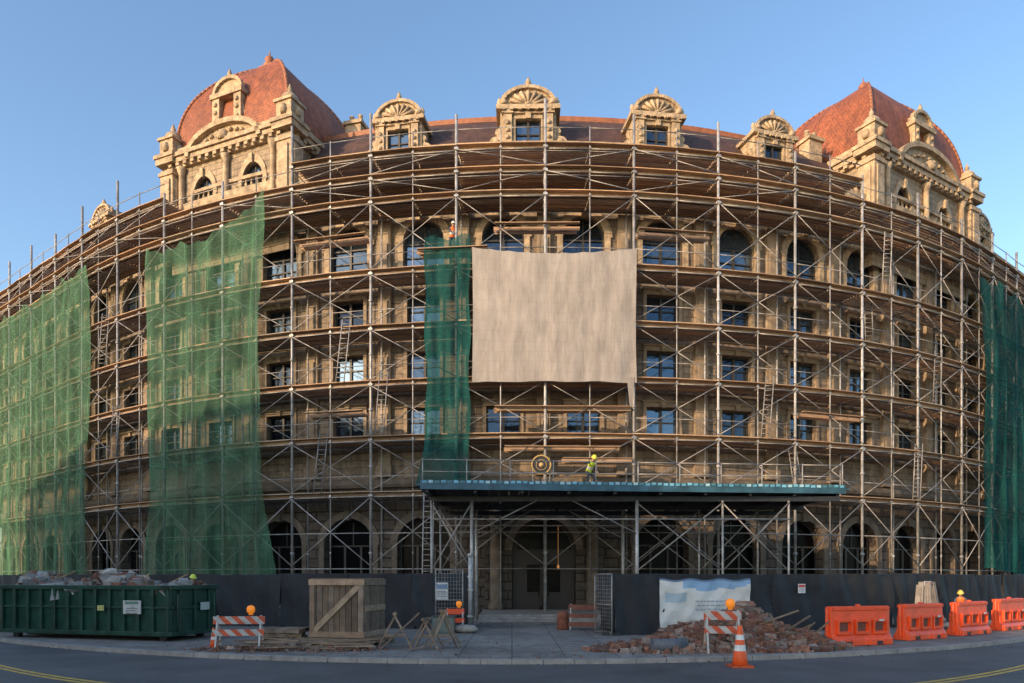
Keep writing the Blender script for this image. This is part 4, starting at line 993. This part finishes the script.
    h=MB();h.lathe(up((0,-.005,1.69)),[(.15,0),(.15,.012),(.118,.02),(.112,.07),(.085,.12),(.04,.145),(.01,.15)],16,cols=[helm]*6,sx=.95,sy=1.1,rot=RL);h.obj('hard_hat',M_paint,o)
    e_=MB()
    for s in(-1,1):e_.lathe(up((s*.032,-.098,1.655)),[(.006,-.008),(.011,0),(.006,.008)],8,cols=[(.02,.02,.02)]*2,rot=RL)
    e_.box(up((0,-.093,1.575)),(.045,.012,.01),RL,(.3,.1,.08));e_.obj('face_features',M_paint,o)
    return top(o,label,'person')
YL=(.55,.65,.05);OR=(.8,.16,.02)
fwd=(((-.24,-.16,1.2),(-.12,-.42,1.2)),((.26,-.12,1.18),(.2,-.38,1.1)))
outa=(((-.42,-.1,1.42),(-.62,-.22,1.5)),((.25,-.1,1.16),(.24,-.35,1.12)))
person((3.75,34.0,zc+.07),.5,.65,outa,'construction worker in yellow vest crouching forward on the canopy deck',YL,(.7,.65,.05),.15,.12)
person(P(-5.6,2.3,22.19),.4,.3,fwd,'construction worker in orange vest and white helmet on upper scaffold platform',OR,(.7,.68,.6))
person((-13.6,29.6,.82),.9,.3,fwd,'construction worker in yellow vest and helmet behind the green dumpster',YL,(.6,.7,.08))
person((20.9,32.6,.13),-.6,.4,fwd,'construction worker in orange vest leaning forward behind plastic barriers',OR,(.65,.5,.1))
m=MB()
for i in range(3): m.box((0,0,.12+.23*i),(1.2-.02*i,.9,.2),col=wc());m.box((-.4,0,.235+.23*i-.0),(.1,.8,.028),col=wc());m.box((.4,0,.235+.23*i),(.1,.8,.028),col=wc())
o=m.obj('timber_stack',M_wood,loc=(-13.6,29.6,.13));top(o,'squared timber stack the worker stands on','timber')
# ------------------------------------------------------------------ unseen buildings added to shade the street and lower facade
def facing(x0,x1,y0,y1,h,c,lb):
    m=MB();m.box(((x0+x1)/2,(y0+y1)/2,h/2),(x1-x0,y1-y0,h));m.box(((x0+x1)/2,(y0+y1)/2,h+.2),(x1-x0+.8,y1-y0+.8,.5))
    o=m.obj('sun_blocking_building',mat('brick_'+str(int(h)),c,.9,ns=1,na=.2),loc=(0,0,0));top(o,lb,'building')
    g=MB();y=y0+2
    while y<y1-2:
        z=2.5
        while z<h-2.5: g.box((x1+.01,y,z),(.1,1.4,1.8));z+=3.5
        y+=3.2
    g.obj('window_row',M_glass,o)
facing(-85,-60,-70,-32,28,(.25,.17,.13),'unseen brown brick block added to shade the street')
facing(-88,-61,-31,4,30,(.3,.26,.21),'unseen tan stone block added to shade the street and lower facade')
facing(-84,-60,5,24,24,(.22,.14,.11),'unseen dark brick block added to keep low sun off the facade base')

# ------------------------------------------------------------------ camera, light, world
cam=bpy.data.cameras.new('Camera');co=bpy.data.objects.new('Camera',cam);COL.objects.link(co);co.location=(0,0,2.5);co.rotation_euler=(rad(90),0,0)
cam.sensor_width=36;cam.lens=700/1024*36;cam.shift_y=.23;cam.clip_end=2000;S.camera=co
EL=15;sx,sy=-.76,-.65;az=math.atan2(sx,sy)
sl=bpy.data.lights.new('Sun','SUN');so=bpy.data.objects.new('Sun',sl);COL.objects.link(so);sl.energy=5.0;sl.angle=rad(.6);sl.color=(1,.70,.42)
dv=Vector((sx*math.cos(rad(EL)),sy*math.cos(rad(EL)),math.sin(rad(EL))));so.rotation_euler=dv.to_track_quat('Z','Y').to_euler();so.location=(-20,-20,40)
W=bpy.data.worlds.new('World');S.world=W;W.use_nodes=True;N=W.node_tree.nodes;K=W.node_tree.links
sk=N.new('ShaderNodeTexSky');sk.sky_type='NISHITA';sk.sun_disc=False;sk.sun_elevation=rad(EL);sk.sun_rotation=az%(2*math.pi);sk.air_density=1.0;sk.dust_density=1.2;sk.ozone_density=1.8
hs=N.new('ShaderNodeHueSaturation');hs.inputs['Saturation'].default_value=1.06;hs.inputs['Value'].default_value=2.25
K.new(sk.outputs[0],hs.inputs['Color']);K.new(hs.outputs[0],N['Background'].inputs[0]);N['Background'].inputs[1].default_value=.15
S.view_settings.view_transform='Standard';S.view_settings.look='None';S.view_settings.exposure=0
